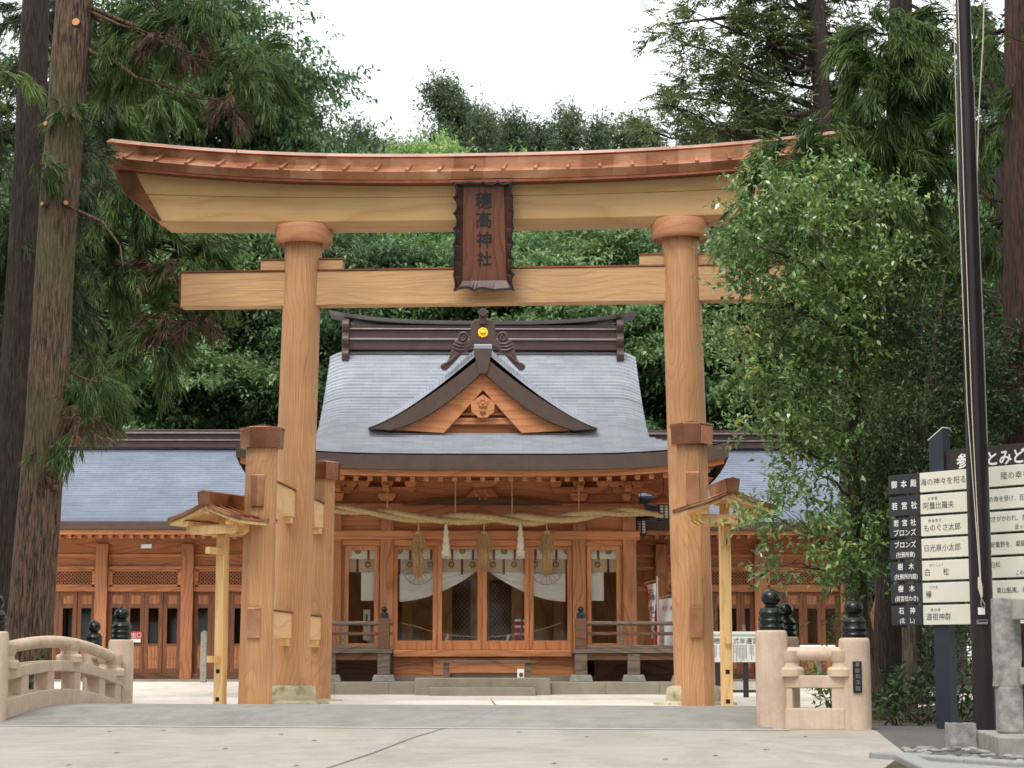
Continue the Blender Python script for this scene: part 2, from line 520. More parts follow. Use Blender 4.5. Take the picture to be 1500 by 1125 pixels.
def shingles(name, c1, c2):
    """grey-blue copper shingles: tone differs plate by plate; the courses themselves are modelled"""
    m, t, b = base_mat(name, 0.42, 0.35)
    uv = N(t, "ShaderNodeTexCoord")
    br = N(t, "ShaderNodeTexBrick", Scale=1.0)
    br.offset = .5
    br.inputs["Color1"].default_value = c1
    br.inputs["Color2"].default_value = c2
    br.inputs["Mortar"].default_value = tuple(Vector(c1[:3]) * .8) + (1,)
    br.inputs["Mortar Size"].default_value = .004
    br.inputs["Brick Width"].default_value = .42
    br.inputs["Row Height"].default_value = .13
    t.links.new(uv.outputs["UV"], br.inputs["Vector"])
    n1 = N(t, "ShaderNodeTexNoise", Scale=1.3, Detail=5.0)
    t.links.new(uv.outputs["Object"], n1.inputs["Vector"])
    wea = ramp(t, n1.outputs["Fac"], [(0.3, (.86, .87, .90, 1)), (0.7, (1.06, 1.06, 1.05, 1))])
    t.links.new(mixc(t, 1.0, br.outputs["Color"], wea, 'MULTIPLY'), b.inputs["Base Color"])
    return m
M['roof'] = shingles('grey_blue_shingles', S(172, 176, 184), S(186, 190, 198))
M['roof_far'] = shingles('slate_blue_shingles', S(140, 149, 164), S(152, 161, 176))
M['ridge'] = plain('brown_copper_ridge', S(84, 66, 62), 0.45, 0.3, .16, 4, .1)
M['ridge_pale'] = plain('sheen_copper_cap', S(134, 124, 122), 0.4, 0.4, .16, 4, .1)  # sky sheen along the cap line put into a paler colour
M['eave_dark'] = plain('layered_eave_edge', S(84, 68, 60), 0.7, 0.1, .14, 5, .2)

def ground_mat(name, c1, c2, scale, b1=.3, rough=.85, joint=None, blotch=.5):
    m, t, b = base_mat(name, rough, 0, .3)
    tc = N(t, "ShaderNodeTexCoord")
    n1 = N(t, "ShaderNodeTexNoise", Scale=scale, Detail=8.0, Roughness=.6)
    t.links.new(tc.outputs["Object"], n1.inputs["Vector"])
    n2 = N(t, "ShaderNodeTexNoise", Scale=.35, Detail=4.0)
    t.links.new(tc.outputs["Object"], n2.inputs["Vector"])
    col = ramp(t, n1.outputs["Fac"], [(0.3, c1), (0.7, c2)])
    d = 1 - .12 * blotch
    col = mixc(t, 1.0, col, ramp(t, n2.outputs["Fac"], [(0.35, (d, d, d * .99, 1)), (0.65, (1.03, 1.02, 1.0, 1))]), 'MULTIPLY')
    n3 = N(t, "ShaderNodeTexNoise", Scale=90.0, Detail=2.0)
    t.links.new(tc.outputs["Object"], n3.inputs["Vector"])
    col = mixc(t, 1.0, col, ramp(t, n3.outputs["Fac"], [(0.35, (.9, .9, .9, 1)), (0.65, (1.06, 1.06, 1.06, 1))]), 'MULTIPLY')
    mw = N(t, "ShaderNodeMapping", Scale=(.9, .28, 1), Rotation=(0, 0, .2))
    t.links.new(tc.outputs["Object"], mw.inputs["Vector"])
    nw = N(t, "ShaderNodeTexNoise", Scale=1.0, Detail=7.0, Roughness=.7, Distortion=.6)
    t.links.new(mw.outputs[0], nw.inputs["Vector"])
    k_ = 1 - .14 * blotch * 2
    col = mixc(t, 1.0, col, ramp(t, nw.outputs["Fac"], [(0.40, (k_, k_, k_ * .99, 1)), (0.52, (1, 1, 1, 1))]), 'MULTIPLY')
    vs_ = N(t, "ShaderNodeTexVoronoi", Scale=7.0)
    t.links.new(tc.outputs["Object"], vs_.inputs["Vector"])
    col = mixc(t, 1.0, col, ramp(t, vs_.outputs["Distance"], [(0.03, (.72, .70, .68, 1)), (0.07, (1, 1, 1, 1))]), 'MULTIPLY')
    t.links.new(col, b.inputs["Base Color"])
    bump(t, b, n3.outputs["Fac"], b1, .006)
    return m
M['soil'] = ground_mat('forest_soil', S(58, 50, 40), S(92, 82, 66), 2.0, .8, .95)
M['pave'] = ground_mat('beige_paving', S(163, 156, 147), S(177, 170, 160), 3.0, .25)
M['court'] = ground_mat('pale_courtyard_paving', S(216, 208, 197), S(230, 223, 213), 2.0, .2)
M['deck'] = ground_mat('grey_bridge_deck', S(134, 132, 127), S(153, 151, 145), 3.0, .3)
M['joint'] = plain('pale_joint_stone', S(184, 181, 174), .8, 0, .08, 5, .2)
M['crack'] = plain('dark_joint_filler', S(96, 88, 82), .9, 0, .1, 5, .1)
M['gravel'] = ground_mat('dark_gravel', S(74, 72, 70), S(120, 116, 112), 40.0, 1.0, .95)
M['curb'] = plain('granite_curb', S(150, 150, 148), .8, 0, .12, 20, .3)
M['leaf_sugi'] = leafmat('cedar_needles', [(0.05, S(50, 78, 34)), (0.45, S(84, 118, 50)), (0.8, S(122, 152, 70)), (1.0, S(150, 172, 88))], .5, .35)
M['leaf_sugi_bright'] = leafmat('bright_cedar_needles', [(0.05, S(84, 110, 44)), (0.5, S(122, 148, 66)), (1.0, S(160, 182, 92))], .5, .35)
M['leaf_sugi_dark'] = leafmat('cedar_needles_dark', [(0.05, S(50, 66, 38)), (0.5, S(82, 104, 56)), (0.85, S(112, 128, 72)), (1.0, S(128, 108, 72))], .55, .25)
M['leaf_dead'] = leafmat('dead_cedar_sprays', [(0.1, S(74, 54, 40)), (0.6, S(112, 86, 64)), (1.0, S(140, 112, 86))], .8, .2)
M['leaf_gloss'] = leafmat('glossy_evergreen_leaves', [(0.05, S(56, 84, 40)), (0.45, S(90, 122, 58)), (0.8, S(132, 158, 84)), (0.97, S(160, 178, 98)), (1.0, S(214, 174, 50))], .2, .28, .8)
M['leaf_yew'] = leafmat('soft_evergreen_leaves', [(0.05, S(46, 72, 38)), (0.5, S(74, 106, 54)), (1.0, S(114, 142, 74))], .5, .25)
M['leaf_hinoki'] = leafmat('cypress_sprays', [(0.05, S(66, 82, 44)), (0.5, S(104, 120, 68)), (0.85, S(134, 146, 86)), (1.0, S(152, 136, 92))], .6, .3)
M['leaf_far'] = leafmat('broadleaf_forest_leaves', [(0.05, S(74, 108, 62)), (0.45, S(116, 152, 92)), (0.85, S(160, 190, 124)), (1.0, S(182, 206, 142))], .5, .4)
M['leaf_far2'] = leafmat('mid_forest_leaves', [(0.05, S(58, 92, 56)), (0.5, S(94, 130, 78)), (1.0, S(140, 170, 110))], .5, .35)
M['leaf_far_dark'] = leafmat('conifer_forest_needles', [(0.05, S(54, 76, 50)), (0.5, S(88, 114, 74)), (1.0, S(126, 146, 96))], .6, .25)
M['leaf_bright'] = leafmat('young_broadleaf_leaves', [(0.05, S(110, 150, 76)), (0.5, S(150, 186, 102)), (1.0, S(188, 210, 132))], .5, .35)
M['bark_cedar'] = barkmat('cedar_bark', S(42, 32, 26), S(126, 100, 80), S(84, 90, 50))
M['bark_dark'] = barkmat('dark_cedar_bark', S(28, 22, 20), S(68, 54, 48))
M['bark_red'] = barkmat('red_cedar_bark', S(34, 23, 19), S(88, 56, 43))
M['bark_grey'] = barkmat('grey_bark', S(54, 48, 40), S(110, 98, 82))
M['bark_stump'] = barkmat('torn_red_bark', S(110, 70, 52), S(164, 116, 94))
M['cut_wood'] = plain('fresh_cut_wood', S(206, 150, 98), .7, 0, .1, 20, .1)
# ------------------------------------------------------------------ lettering cache
SIGN_ROWS = [
    (["御  本  殿"], "", "海の神々を祀る神社", "陸の幸を兼ね備えた社", ""),
    (["若  宮  社"], "大 将 軍", "阿曇比羅夫", "天智天皇の命を受け、百済を救援した", ""),
    (["若  宮  社", "ブロンズ"], "御 伽 草 子", "ものぐさ太郎", "「都から歌才がかわれ、京に上り", "送った"),
    (["ブロンズ", "(社務所東)"], "", "日光泉小太郎", "太古の頃安曇野を、犀龍にまたがり", ""),
    (["樹　木", "(社務所内庭)"], "はく しょう", "白　　松", "田村堂の白松", "この名樹に始まるとされ"),
    (["樹　木", "(若宮社わき)"], "けやき", "欅", "川端康成、東山魁夷、井上靖の臣", ""),
    (["石　神", "(北　し)"], "塩 の 道", "道祖神群", "週に一度巡り", ""),
]
keys = []
for L, ruby, a, b_, c_ in SIGN_ROWS:
    for k in L: keys.append((k, 0))
    for k, o_ in ((ruby, 0), (a, 0), (b_, 0), (c_, 0)):
        if k: keys.append((k, o_))
keys += [(c, 0) for c in "穗髙神社"]
keys += [(c, .0) for c in "お神札こちら奉献和洋館祈"]
keys += [("参 拝とみどころ", 0), ("穂高　式年遷宮祭", 0), ("出口", 0), ("・・・", 0)]
load_glyphs(sorted({k: o for k, o in keys}.items()))

# ------------------------------------------------------------------ the setting: ground
def sheet(name, poly, z, mat):
    mb = MB()
    mb.add([(x, y, z) for x, y in poly], [tuple(range(len(poly)))])
    o = outward(mb.build(name, mat))
    if o.data.polygons[0].normal.z < 0: o.data.flip_normals()
    o["kind"] = "structure"
    return o
g_rows = [[(x, y, 0.0) for x in np.linspace(-900, 900, 37)] for y in np.linspace(-300, 1500, 37)]
g = MB().grid(g_rows).build("ground", M['soil']); g["kind"] = "structure"

BA = R(10.5)                                   # heading of the bridge
BH = Vector((math.sin(BA), math.cos(BA), 0)); BP = Vector((math.cos(BA), -math.sin(BA), 0))
NR = Vector((xof(1132, 21.5, 1066), 21.5, 0)); BW, BL = 8.60, 4.0
NL = NR - BP * BW
def bp(u, v, z=0): return NL + BH * u + BP * v + Vector((0, 0, z))
court = [(-24, 27.0)] + [tuple(bp(BL * .8, v)[:2]) for v in (-1, BW + 1)] + [(9, 30), (10.5, 60), (-24, 60)]
def courtz(y):
    t = min(1, max(0, (y - 39.5) / 10.5)); return .004 + .19 * t * t * (3 - 2 * t)
rows = [[(x, y, courtz(y)) for x in (-24, -12, 0, 6, 10)] for y in np.linspace(39.0, 60, 22)]
o = outward(MB().grid(rows).build("courtyard_slope", M['court'], smooth=True)); o["kind"] = "structure"
if o.data.polygons[0].normal.z < 0: o.data.flip_normals()
sheet("courtyard", [(-24, 29.5), (-5.4, 29.0), tuple(bp(3.0, -.2)[:2]), tuple(bp(3.0, BW + .2)[:2]), (5.6, 29), (7.2, 33), (10, 39), (-24, 39)], 0.004, M['court'])
pv = [(-16, 2), (2.0, 2), (2.55, 13.3), (3.22, 15.8), (3.98, 20.9), tuple((NR + BP * 1.0 + BH * .1)[:2]), tuple(NR[:2]), tuple(NL[:2]), tuple((NL - BP * 7 + BH * .2)[:2])]
sheet("approach_paving", pv, 0.004, M['pave'])
# arched deck of the bridge
def archz(u): 
    t = max(0, min(1, (u + .35) / (BL + .7)))
    return .004 + .19 * math.sin(math.pi * t) ** 1.0
rows = [[bp(u, v, archz(u)) for v in np.linspace(.0, BW, 9)] for u in np.linspace(-.35, BL + .35, 25)]
o = outward(MB().grid(rows).build("bridge_deck", M['deck'], smooth=True)); o["kind"] = "structure"
if o.data.polygons[0].normal.z < 0: o.data.flip_normals()
rows = [[bp(u, v, .014 + (u + .38) * .02) for v in np.linspace(-.2, BW + .2, 3)] for u in (-.52, -.38)]
o = outward(MB().grid(rows).build("pavement_joint", M['joint'])); o["kind"] = "structure"
if o.data.polygons[0].normal.z < 0: o.data.flip_normals()
M['deck_seam'] = plain('faint_deck_seam', S(166, 164, 158), .85, 0, .1, 5, .1)
for v_, u0 in ((2.6, 0), (5.35, 0)):
    rows = [[bp(u, v_ + dv + u * .10, archz(u) + .003) for dv in (-.006, .006)] for u in np.linspace(.02, 1.9, 12)]
    o = outward(MB().grid(rows).build("deck_joint", M['deck_seam'])); o["kind"] = "structure"
    if o.data.polygons[0].normal.z < 0: o.data.flip_normals()
cr = MB()
def crack(pts, wd):
    for a, b in zip(pts[:-1], pts[1:]):
        a, b = Vector(a), Vector(b)
        n_ = (b - a).cross(Vector((0, 0, 1))).normalized() * wd / 2
        cr.add([a - n_, a + n_, b + n_, b - n_], [(0, 1, 2, 3)])
def gp(px, py, z=.009):
    Y = (CAMZ - z) / max(1e-6, math.tan(R(-PITCH) + math.atan((py - 562.5) / F)))
    p = at(px, py, Y); return Vector((p.x, Y, z))
crack([gp(478, 1125), gp(545, 1103), gp(600, 1082), gp(655, 1065)], .013)
o = cr.build("paving_crack", M['crack']); o["kind"] = "structure"
sheet("gravel_bed", [(3.2, 14.2), (9, 14.2), (9, 22.5), (4.4, 23.5), (3.96, 20.9), (3.2, 15.8)], 0.002, M['gravel'])
sheet("green_matting", [(xof(180, 51.3, 996), 50.6), (xof(262, 51.3, 996), 50.6), (xof(262, 51.3, 996), 51.9), (xof(180, 51.3, 996), 51.9)], 0.02, M['green_mat'])

# ------------------------------------------------------------------ bridge railings
def newel(root, p, rad, h, fin):
    b = MB().lathe([(rad * 1.0, 0), (rad, h * .6), (rad * .985, h - .05), (rad * .95, h - .015), (rad * .86, h)], p, 32).build("newel", M['concrete_rail'], root, smooth=True)
    r = rad
    H = fin
    prof = [(.77 * r, 0), (.77 * r, .05 * H), (.80 * r, .06 * H), (.80 * r, .09 * H), (.77 * r, .10 * H), (.77 * r, .2 * H), (.80 * r, .21 * H), (.80 * r, .235 * H), (.77 * r, .245 * H),
            (.76 * r, .37 * H), (.79 * r, .38 * H), (.79 * r, .41 * H), (.74 * r, .43 * H), (.66 * r, .49 * H), (.5 * r, .54 * H), (.36 * r, .565 * H), (.36 * r, .585 * H),
            (.5 * r, .62 * H), (.6 * r, .69 * H), (.62 * r, .75 * H), (.58 * r, .82 * H), (.46 * r, .89 * H), (.24 * r, .935 * H), (.1 * r, .955 * H), (.05 * r, .98 * H), (.008, H)]
    MB().lathe(prof, Vector(p) + Vector((0, 0, h)), 32).build("finial", M['finial'], b, smooth=True, angle=50)
    return b

def arched_rails(root, A, B, base, rise, sag_u=.5, seg=16, struts=(.2, .42, .64, .86), cap_at=(.55,)):
    """handrail, middle band, bottom band and struts between two newels; base(t) = foot height along the span"""
    A, B = Vector(A), Vector(B)
    ts = [i / seg for i in range(seg + 1)]
    arc = lambda t: rise * math.sin(math.pi * t)
    P = lambda t, z: A.lerp(B, t) + Vector((0, 0, z))
    side = (B - A).cross(Vector((0, 0, 1))).normalized()
    def band(name, z0, z1, wd):
        mb = MB(); vs = []; fs = []
        for t in ts:
            for s_, z in ((-1, z0), (1, z0), (1, z1), (-1, z1)):
                vs.append(P(t, z + base(t) + arc(t)) + side * s_ * wd / 2)
        for i in range(seg):
            for k in range(4):
                k2 = (k + 1) % 4
                fs.append((i * 4 + k, i * 4 + k2, i * 4 + 4 + k2, i * 4 + 4 + k))
        fs += [(3, 2, 1, 0), (seg * 4, seg * 4 + 1, seg * 4 + 2, seg * 4 + 3)]
        mb.add(vs, fs)
        return outward(mb.build(name, M['concrete_rail'], root, bevel=.012))
    MB().tube([P(t, .795 + base(t) + arc(t)) for t in ts], .072, 20).build("handrail", M['concrete_rail'], root, smooth=True)
    band("middle_rail", .445, .575, .20)
    band("bottom_rail", .02, .24, .22)
    for t in struts:
        z = base(t) + arc(t)
        d = (B - A).normalized()
        outward(MB().beam(P(t, z + .22), P(t, z + .46), .18, .20, up=d).build("strut", M['concrete_rail'], root, bevel=.01))
    for t in cap_at:
        z = base(t) + arc(t)
        Mx = Matrix.Translation(P(t, z + .565))
        MB().lathe([(.16, 0), (.16, .07), (.14, .095), (.11, .1), (.1, .14), (.12, .17), (.12, .26)], n=20, M=Mx).build("rail_block", M['concrete_rail'], root, smooth=True)

far_b = lambda t: 0.0
NLF, NRF = NL + BH * BL, NR + BH * BL
WR = Vector((xof(1254, 21.3, 1068), 21.3, 0)); WLF = NLF - BP * .72 + BH * .9
WRF = NRF + BP * .9 + BH * .9; WL = NL - BP * 1.1 - BH * .3

rl = thing("bridge_railing", "long arched beige bridge railing at left with three black onion finials in view", "railing", NL, 0, "beige railings of the arched bridge")
newel(rl, NL, .165, 1.03, .44); newel(rl, NLF, .165, .98, .44); newel(rl, WLF, .14, .86, .40)
arched_rails(rl, NL + BH * .1, NLF - BH * .1, lambda t: .03 - .11 * t * t, .13, struts=(.16, .36, .58, .8, .95), cap_at=(.06, .56, .95))
arched_rails(rl, NLF, WLF, lambda t: -.04, 0, struts=(.5,), cap_at=(.5,))

rr_ = thing("bridge_railing", "short beige bridge railing at right whose end post bears a small black nameplate", "railing", NR, 0, "beige railings of the arched bridge")
newel(rr_, NR, .168, 1.02, .45); nb = newel(rr_, WR, .162, .94, .41); newel(rr_, NRF, .165, 1.0, .44)
arched_rails(rr_, NR + Vector((.1, 0, 0)), WR - Vector((.1, 0, 0)), lambda t: -.02, 0, struts=(.04, .95), cap_at=(.12, .96))
arched_rails(rr_, NR + BH * .1, NRF - BH * .1, lambda t: .03, .13, struts=(.16, .36, .58, .8, .95), cap_at=(.06, .56, .95))
pl_c = Vector((WR.x - .005, WR.y - .17, .57))
plt = MB().box(pl_c.x - .045, pl_c.x + .045, pl_c.y - .012, pl_c.y + .03, .38, .70).build("nameplate", M['black_metal'], nb, bevel=.004)
mb = MB()
for i, c in enumerate("奉献和洋館"):
    mb.text(c, (pl_c.x, pl_c.y - .0145, .665 - i * .06), (1, 0, 0), (0, 0, 1), .055)
mb.build("lettering", M['steel'], plt)

# ------------------------------------------------------------------ torii
TA = R(5.0)
TC = at(718, 1004, 34.0); TC.z = 0
tor = thing("torii_gate", "large new wooden torii gate with four legs each side and a copper clad top", "torii gate", TC, -TA)
TM = root_matrix(tor)
def T(x, y, z): return TM @ Vector((x, y, z))
TY = 34.0
z_st, z_ab0, z_ab1 = zof(1004, TY), zof(350, TY), zof(316, TY)
HB, HT = 3.35, 3.195
def cx(z): return HB + (HT - HB) * (z - z_st) / (z_ab0 - z_st)
for s in (-1, 1):
    prof_path = [T(s * cx(z), 0, z) for z in np.linspace(z_st, z_ab0, 12)]
    pil = MB().tube(prof_path, list(np.linspace(.335, .318, 12)), 40).build("pillar", M['torii_z'], tor, smooth=True, angle=50)
    MB().lathe([(.33, zof(353, TY)), (.40, zof(352, TY)), (.455, zof(348.5, TY - .45)), (.478, zof(345, TY - .48)), (.484, zof(341, TY - .48)), (.488, zof(322, TY - .48)), (.48, zof(320, TY - .48))], T(s * cx(z_ab1), 0, 0), 40).build("abacus", M['abacus'], tor, smooth=True)
    # foot stones
    st = MB().lathe([(.47, -.05), (.47, .16), (.465, .24), (.44, .285), (.36, z_st)], T(s * HB, 0, 0), 40)
    st.build("base_stone", M['moss_stone'], tor, smooth=True)
    MB().lathe([(.70, -.03), (.68, .03), (.56, .06), (.47, .065)], T(s * HB, 0, 0), 32).build("plinth_stone", M['moss_stone'], tor, smooth=True)
# lintels: straight shimaki, kasagi with slight upsweep, copper roof
z_sh0 = zof(331, TY - .24); z_sh1 = zof(287, TY - .35); z_ka1 = zof(263, TY - .4)
z_bev = zof(321, TY - .33) - z_sh0
z_e0, z_e1, z_c0, z_top = zof(264, TY - .68), zof(250, TY - .70), zof(243, TY - .26), zof(225, TY - .28)
def up(x): return .36 * (abs(x) / 6.5) ** 2.5
def sweep(prof_fn, xs, name, mat, parent, smooth=False, bevel=0):
    vs, fs = [], []
    n = None
    for x in xs:
        pr = prof_fn(x)
        n = len(pr)
        vs += [T(xx, y, z) for xx, y, z in pr]
    for i in range(len(xs) - 1):
        for k in range(n):
            k2 = (k + 1) % n
            fs.append((i * n + k, i * n + k2, (i + 1) * n + k2, (i + 1) * n + k))
    fs += [tuple(range(n)), tuple(range((len(xs) - 1) * n + n - 1, (len(xs) - 1) * n - 1, -1))]
    return outward(MB().add(vs, fs).build(name, mat, parent, smooth=smooth, bevel=bevel, angle=25))
def slant(x, z, half, zref, k=.55):          # ends cut on a slant: wider at the top
    return x * (1 + k * (z - zref) / half)
xs = np.linspace(-5.5, 5.5, 41)
H1 = 5.5
def pr_sh(x):
    a, b = z_sh0 + up(x) * .25, z_sh1 + up(x) * .55
    return [(slant(x, z, H1, z_sh0), y, z) for y, z in ((-.20, a), (.20, a), (.31, a + z_bev), (.35, b), (-.35, b), (-.31, a + z_bev))]
sweep(pr_sh, xs, "lower_lintel", M['lintel'], tor, bevel=.012)
def pr_ka(x):
    a, b = z_sh1 + up(x) * .55, z_ka1 + up(x) * .95
    return [(slant(x, z, H1, z_sh0), y, z) for y, z in ((-.37, a), (.37, a), (.43, b), (-.43, b))]
sweep(pr_ka, xs, "upper_lintel", M['lintel'], tor, bevel=.01)
for s in (-1, 1):                               # copper sheath on the lintel ends
    def pr_end(x):
        x0 = s * 5.5
        a, m_, b = z_sh0 + up(x0) * .25, z_sh1 + up(x0) * .55, z_ka1 + up(x0) * .95
        e = 1 + (x - .0) * 0
        out = []
        for y, z in ((-.2, a + .03), (.2, a + .03), (.32, a + z_bev), (.36, m_), (.44, b), (-.44, b), (-.36, m_), (-.32, a + z_bev)):
            out.append((slant(x0, z, H1, z_sh0) + s * (x + (.32 if z >= m_ - .01 else .0) * (x > .01)), y * 1.006, z))
        return out
    sweep(pr_end, (-.004, .05), "lintel_end_cap", M['copper'], tor)
xs2 = np.linspace(-6.45, 6.45, 61)
zr = z_ka1
def pr_eave(x):
    u_ = up(x)
    return [(x, -.66, z_e0 + .03 + u_), (x, .66, z_e0 + .03 + u_), (x, .72, z_e1 + u_), (x, .24, z_c0 + .01 + u_), (x, -.24, z_c0 + .01 + u_), (x, -.72, z_e1 + u_)]
roofo = sweep(pr_eave, xs2, "copper_roof", M['copper'], tor, bevel=.006)
def pr_cap(x):
    u_ = up(x); t = .02 * (abs(x) / 6.4) ** 2
    return [(x * 1.012, -.23, z_c0 - .04 + u_), (x * 1.012, .23, z_c0 - .04 + u_), (x * 1.02, .25, z_top - .05 + u_ + t), (x * 1.02, .30, z_top - .04 + u_ + t), (x * 1.02, .0, z_top + .085 + u_ + t), (x * 1.02, -.30, z_top - .04 + u_ + t), (x * 1.02, -.25, z_top - .06 + u_ + t)]
sweep(pr_cap, xs2, "ridge_cap", M['copper'], roofo)
def pr_soff(x):
    u_ = up(x)
    return [(x * .985, -.64, z_e0 - .02 + u_), (x * .985, .64, z_e0 - .02 + u_), (x * .985, .64, z_e0 + .027 + u_), (x * .985, -.64, z_e0 + .027 + u_)]
sweep(pr_soff, xs2, "eave_edge", M['copper_dark'], roofo)
for k in range(24):
    x = -6.15 + k * 12.3 / 23
    u_ = up(x)
    for sy in (-1, 1):
        if sy == 1 and k % 1: continue
        MB().beam(T(x, sy * .755, z_e1 + .005 + u_), T(x, sy * .22, z_c0 + .03 + u_), .06, .055).build("batten", M['copper'], roofo, bevel=.006)
# tie beam with wedges
z_n0, z_n1 = zof(446.5, TY), zof(396, TY)
MB().box(-5.27, 5.27, -.155, .155, z_n0, z_n1, TM).build("tie_beam", M['torii_x'], tor, bevel=.015)
MB().box(-5.285, 5.285, -.17, .17, z_n1 + .001, z_n1 + .028, TM).build("tie_beam_cover", M['copper_dark'], tor)
for s in (-1, 1):
    MB().box(s * 5.28 - .012, s * 5.28 + .012, -.165, .165, z_n0 + .04, z_n1 - .001, TM).build("beam_end_cover", M['copper_dark'], tor)
    for q in (-1, 1):
        xc = s * cx(z_n1) + q * .49
        if q * s < 0: xa, xb = sorted((s * cx(z_n1) + q * .28, s * cx(z_n1) + q * .70))
        else: xa, xb = sorted((s * cx(z_n1) + q * .28, s * cx(z_n1) + q * .70))
        wz = z_n1 + .03
        wd = MB().box(xa, xb, -.12, .12, wz, wz + .17, TM).build("wedge", M['torii_x'], tor, bevel=.008)
        MB().box(xa - .012, xb + .012, -.135, .135, wz + .171, wz + .195, TM).build("wedge_cover", M['copper_dark'], wd)
# side posts, rails
PD = 2.80
z_cap = zof(622, 31.5); z_c1 = z_cap - .09; z_c0 = z_c1 - .27
octo = lambda r, a0=math.pi / 8: [(r * math.cos(a0 + k * math.pi / 4), r * math.sin(a0 + k * math.pi / 4)) for k in range(8)]
zu1, zu0, zl1, zl0 = zof(700, 31.5), zof(742, 31.5), zof(893, 31.5), zof(933, 31.5)
for s in (-1, 1):
    lean = lambda z: s * (HB - .012 * z)
    for q in (-1, 1):
        yb = q * PD
        vs = []
        for z in (.02, z_c0 + .02):
            rad = .262 if z < 1 else .25
            vs += [T(lean(z) + x, yb + y, z) for x, y in octo(rad)]
        fs = [(k, (k + 1) % 8, 8 + (k + 1) % 8, 8 + k) for k in range(8)] + [tuple(range(7, -1, -1)), tuple(range(8, 16))]
        post = MB().add(vs, fs).build("support_post", M['torii_z'], tor, bevel=.012)
        cv = []
        lx = lean(z_c0)
        for rad, z in ((.335, z_c0 - .02), (.345, z_c1 - .01), (.362, z_c1 + .0), (.362, z_c1 + .02), (.012, z_cap)):
            cv.append((rad, z))
        vs = []
        for rad, z in cv: vs += [T(lx + x, yb + y, z) for x, y in octo(rad)]
        fs = []
        for i in range(len(cv) - 1): fs += [(i * 8 + k, i * 8 + (k + 1) % 8, i * 8 + 8 + (k + 1) % 8, i * 8 + 8 + k) for k in range(8)]
        fs += [tuple(range(7, -1, -1)), tuple(range(len(cv) * 8 - 8, len(cv) * 8))]
        MB().add(vs, fs).build("copper_cap", M['copper_cap'], post, bevel=.004)
        MB().lathe([(.50, -.05), (.50, .0), (.46, .028), (.30, .04)], T(lean(0), yb, 0), 28).build("foot_stone", M['moss_stone'], tor, smooth=True)
    for za, zb, wz in ((zu0, zu1, .10), (zl0, zl1, .12)):
        xc = lean((za + zb) / 2)
        rl_ = MB().box(xc - .085, xc + .085, -PD - .22, PD + .22, za, zb, TM).build("side_rail", M['rail'], tor, bevel=.008)
        MB().box(xc - .11, xc + .11, -PD + .2, PD - .2, zb + .001, zb + .022, TM).build("rail_cover", M['copper_dark'], rl_)
        for q in (-1, 1):
            for y0, y1 in ((.28, .55), (PD - .52, PD - .22)):
                ya, yb = sorted((q * y0, q * y1))
                MB().box(xc - .065, xc + .065, ya, yb, za - wz, za - .002, TM).build("wedge", M['rail'], rl_, bevel=.006)
            ya, yb = sorted((q * (PD + .19), q * (PD + .285)))
            MB().box(xc - .1, xc + .1, ya, yb, za - .02, zb + .02, TM).build("copper_end_cap", M['copper'], rl_, bevel=.006)

# ------------------------------------------------------------------ name board hung on the torii
pq0, pq1 = zof(432, TY), zof(280, TY)
pq = thing("name_board", "dark lacquered name board with carved black frame and four brushed characters hung on the torii", "sign", T(-.07, -.40, pq0), -TA)
tilt = R(7.5)
PM = root_matrix(pq) @ Matrix.Rotation(tilt, 4, 'X')
Lz = (pq1 - pq0) / math.cos(tilt)
def PQ(x, y, z): return PM @ Vector((x, y, z))
bw0, bw1 = .365, .335                                     # inner board half widths bottom / top
board = MB()
board.add([PQ(-bw0, .0, .17), PQ(bw0, .0, .17), PQ(bw1, .0, Lz - .07), PQ(-bw1, .0, Lz - .07), PQ(-bw0, .04, .17), PQ(bw0, .04, .17), PQ(bw1, .04, Lz - .07), PQ(-bw1, .04, Lz - .07)],
          [(0, 1, 2, 3), (7, 6, 5, 4), (0, 4, 5, 1), (1, 5, 6, 2), (2, 6, 7, 3), (3, 7, 4, 0)])
bo = board.build("board", M['lacquer'], pq)
mb = MB()
for i, (c, zz, sz) in enumerate((("穗", .855, .29), ("髙", .635, .29), ("神", .405, .27), ("社", .185, .25))):
    zc = .17 + (Lz - .24) * (.06 + zz * .92)
    mb.text(c, PQ(.0, -.006, zc), (PM.to_3x3() @ Vector((1, 0, 0))), (PM.to_3x3() @ Vector((0, 0, 1))), sz * 1.0, bold=.022)
mb.build("lettering", M['ink'], bo)
# flared frame with a scalloped carved edge
def edge_pts():
    ow0, ow1 = .50, .485
    pts = []
    def seg(p, q, nsc, amp, nrm):
        for k in range(nsc * 6):
            t = k / (nsc * 6)
            ph = (t * nsc) % 1.0
            a = amp * (abs(math.sin(math.pi * ph)) ** .6) * (.6 + .4 * math.sin(2 * math.pi * t))
            pts.append((p[0] + (q[0] - p[0]) * t + nrm[0] * a, p[1] + (q[1] - p[1]) * t + nrm[1] * a))
    bl, br, tr, tl = (-ow0, 0), (ow0, 0), (ow1, Lz), (-ow1, Lz)
    seg(bl, br, 3, .06, (0, 1)); seg(br, tr, 7, .065, (-1, 0)); seg(tr, tl, 4, .045, (0, -1)); seg(tl, bl, 7, .065, (1, 0))
    return pts
ep = edge_pts()
fr = MB()
inn = []
for x, z in ep:
    zz = min(max(z, .17), Lz - .07)
    hw = bw0 + (bw1 - bw0) * (zz - .17) / (Lz - .24)
    inn.append((min(max(x, -hw), hw), zz))
n = len(ep)
vs = [PQ(x, -.10, z) for x, z in ep] + [PQ(x, .0, z) for x, z in inn] + [PQ(x, -.07, z) for x, z in ep] + [PQ(x, .045, z) for x, z in inn]
fs = []
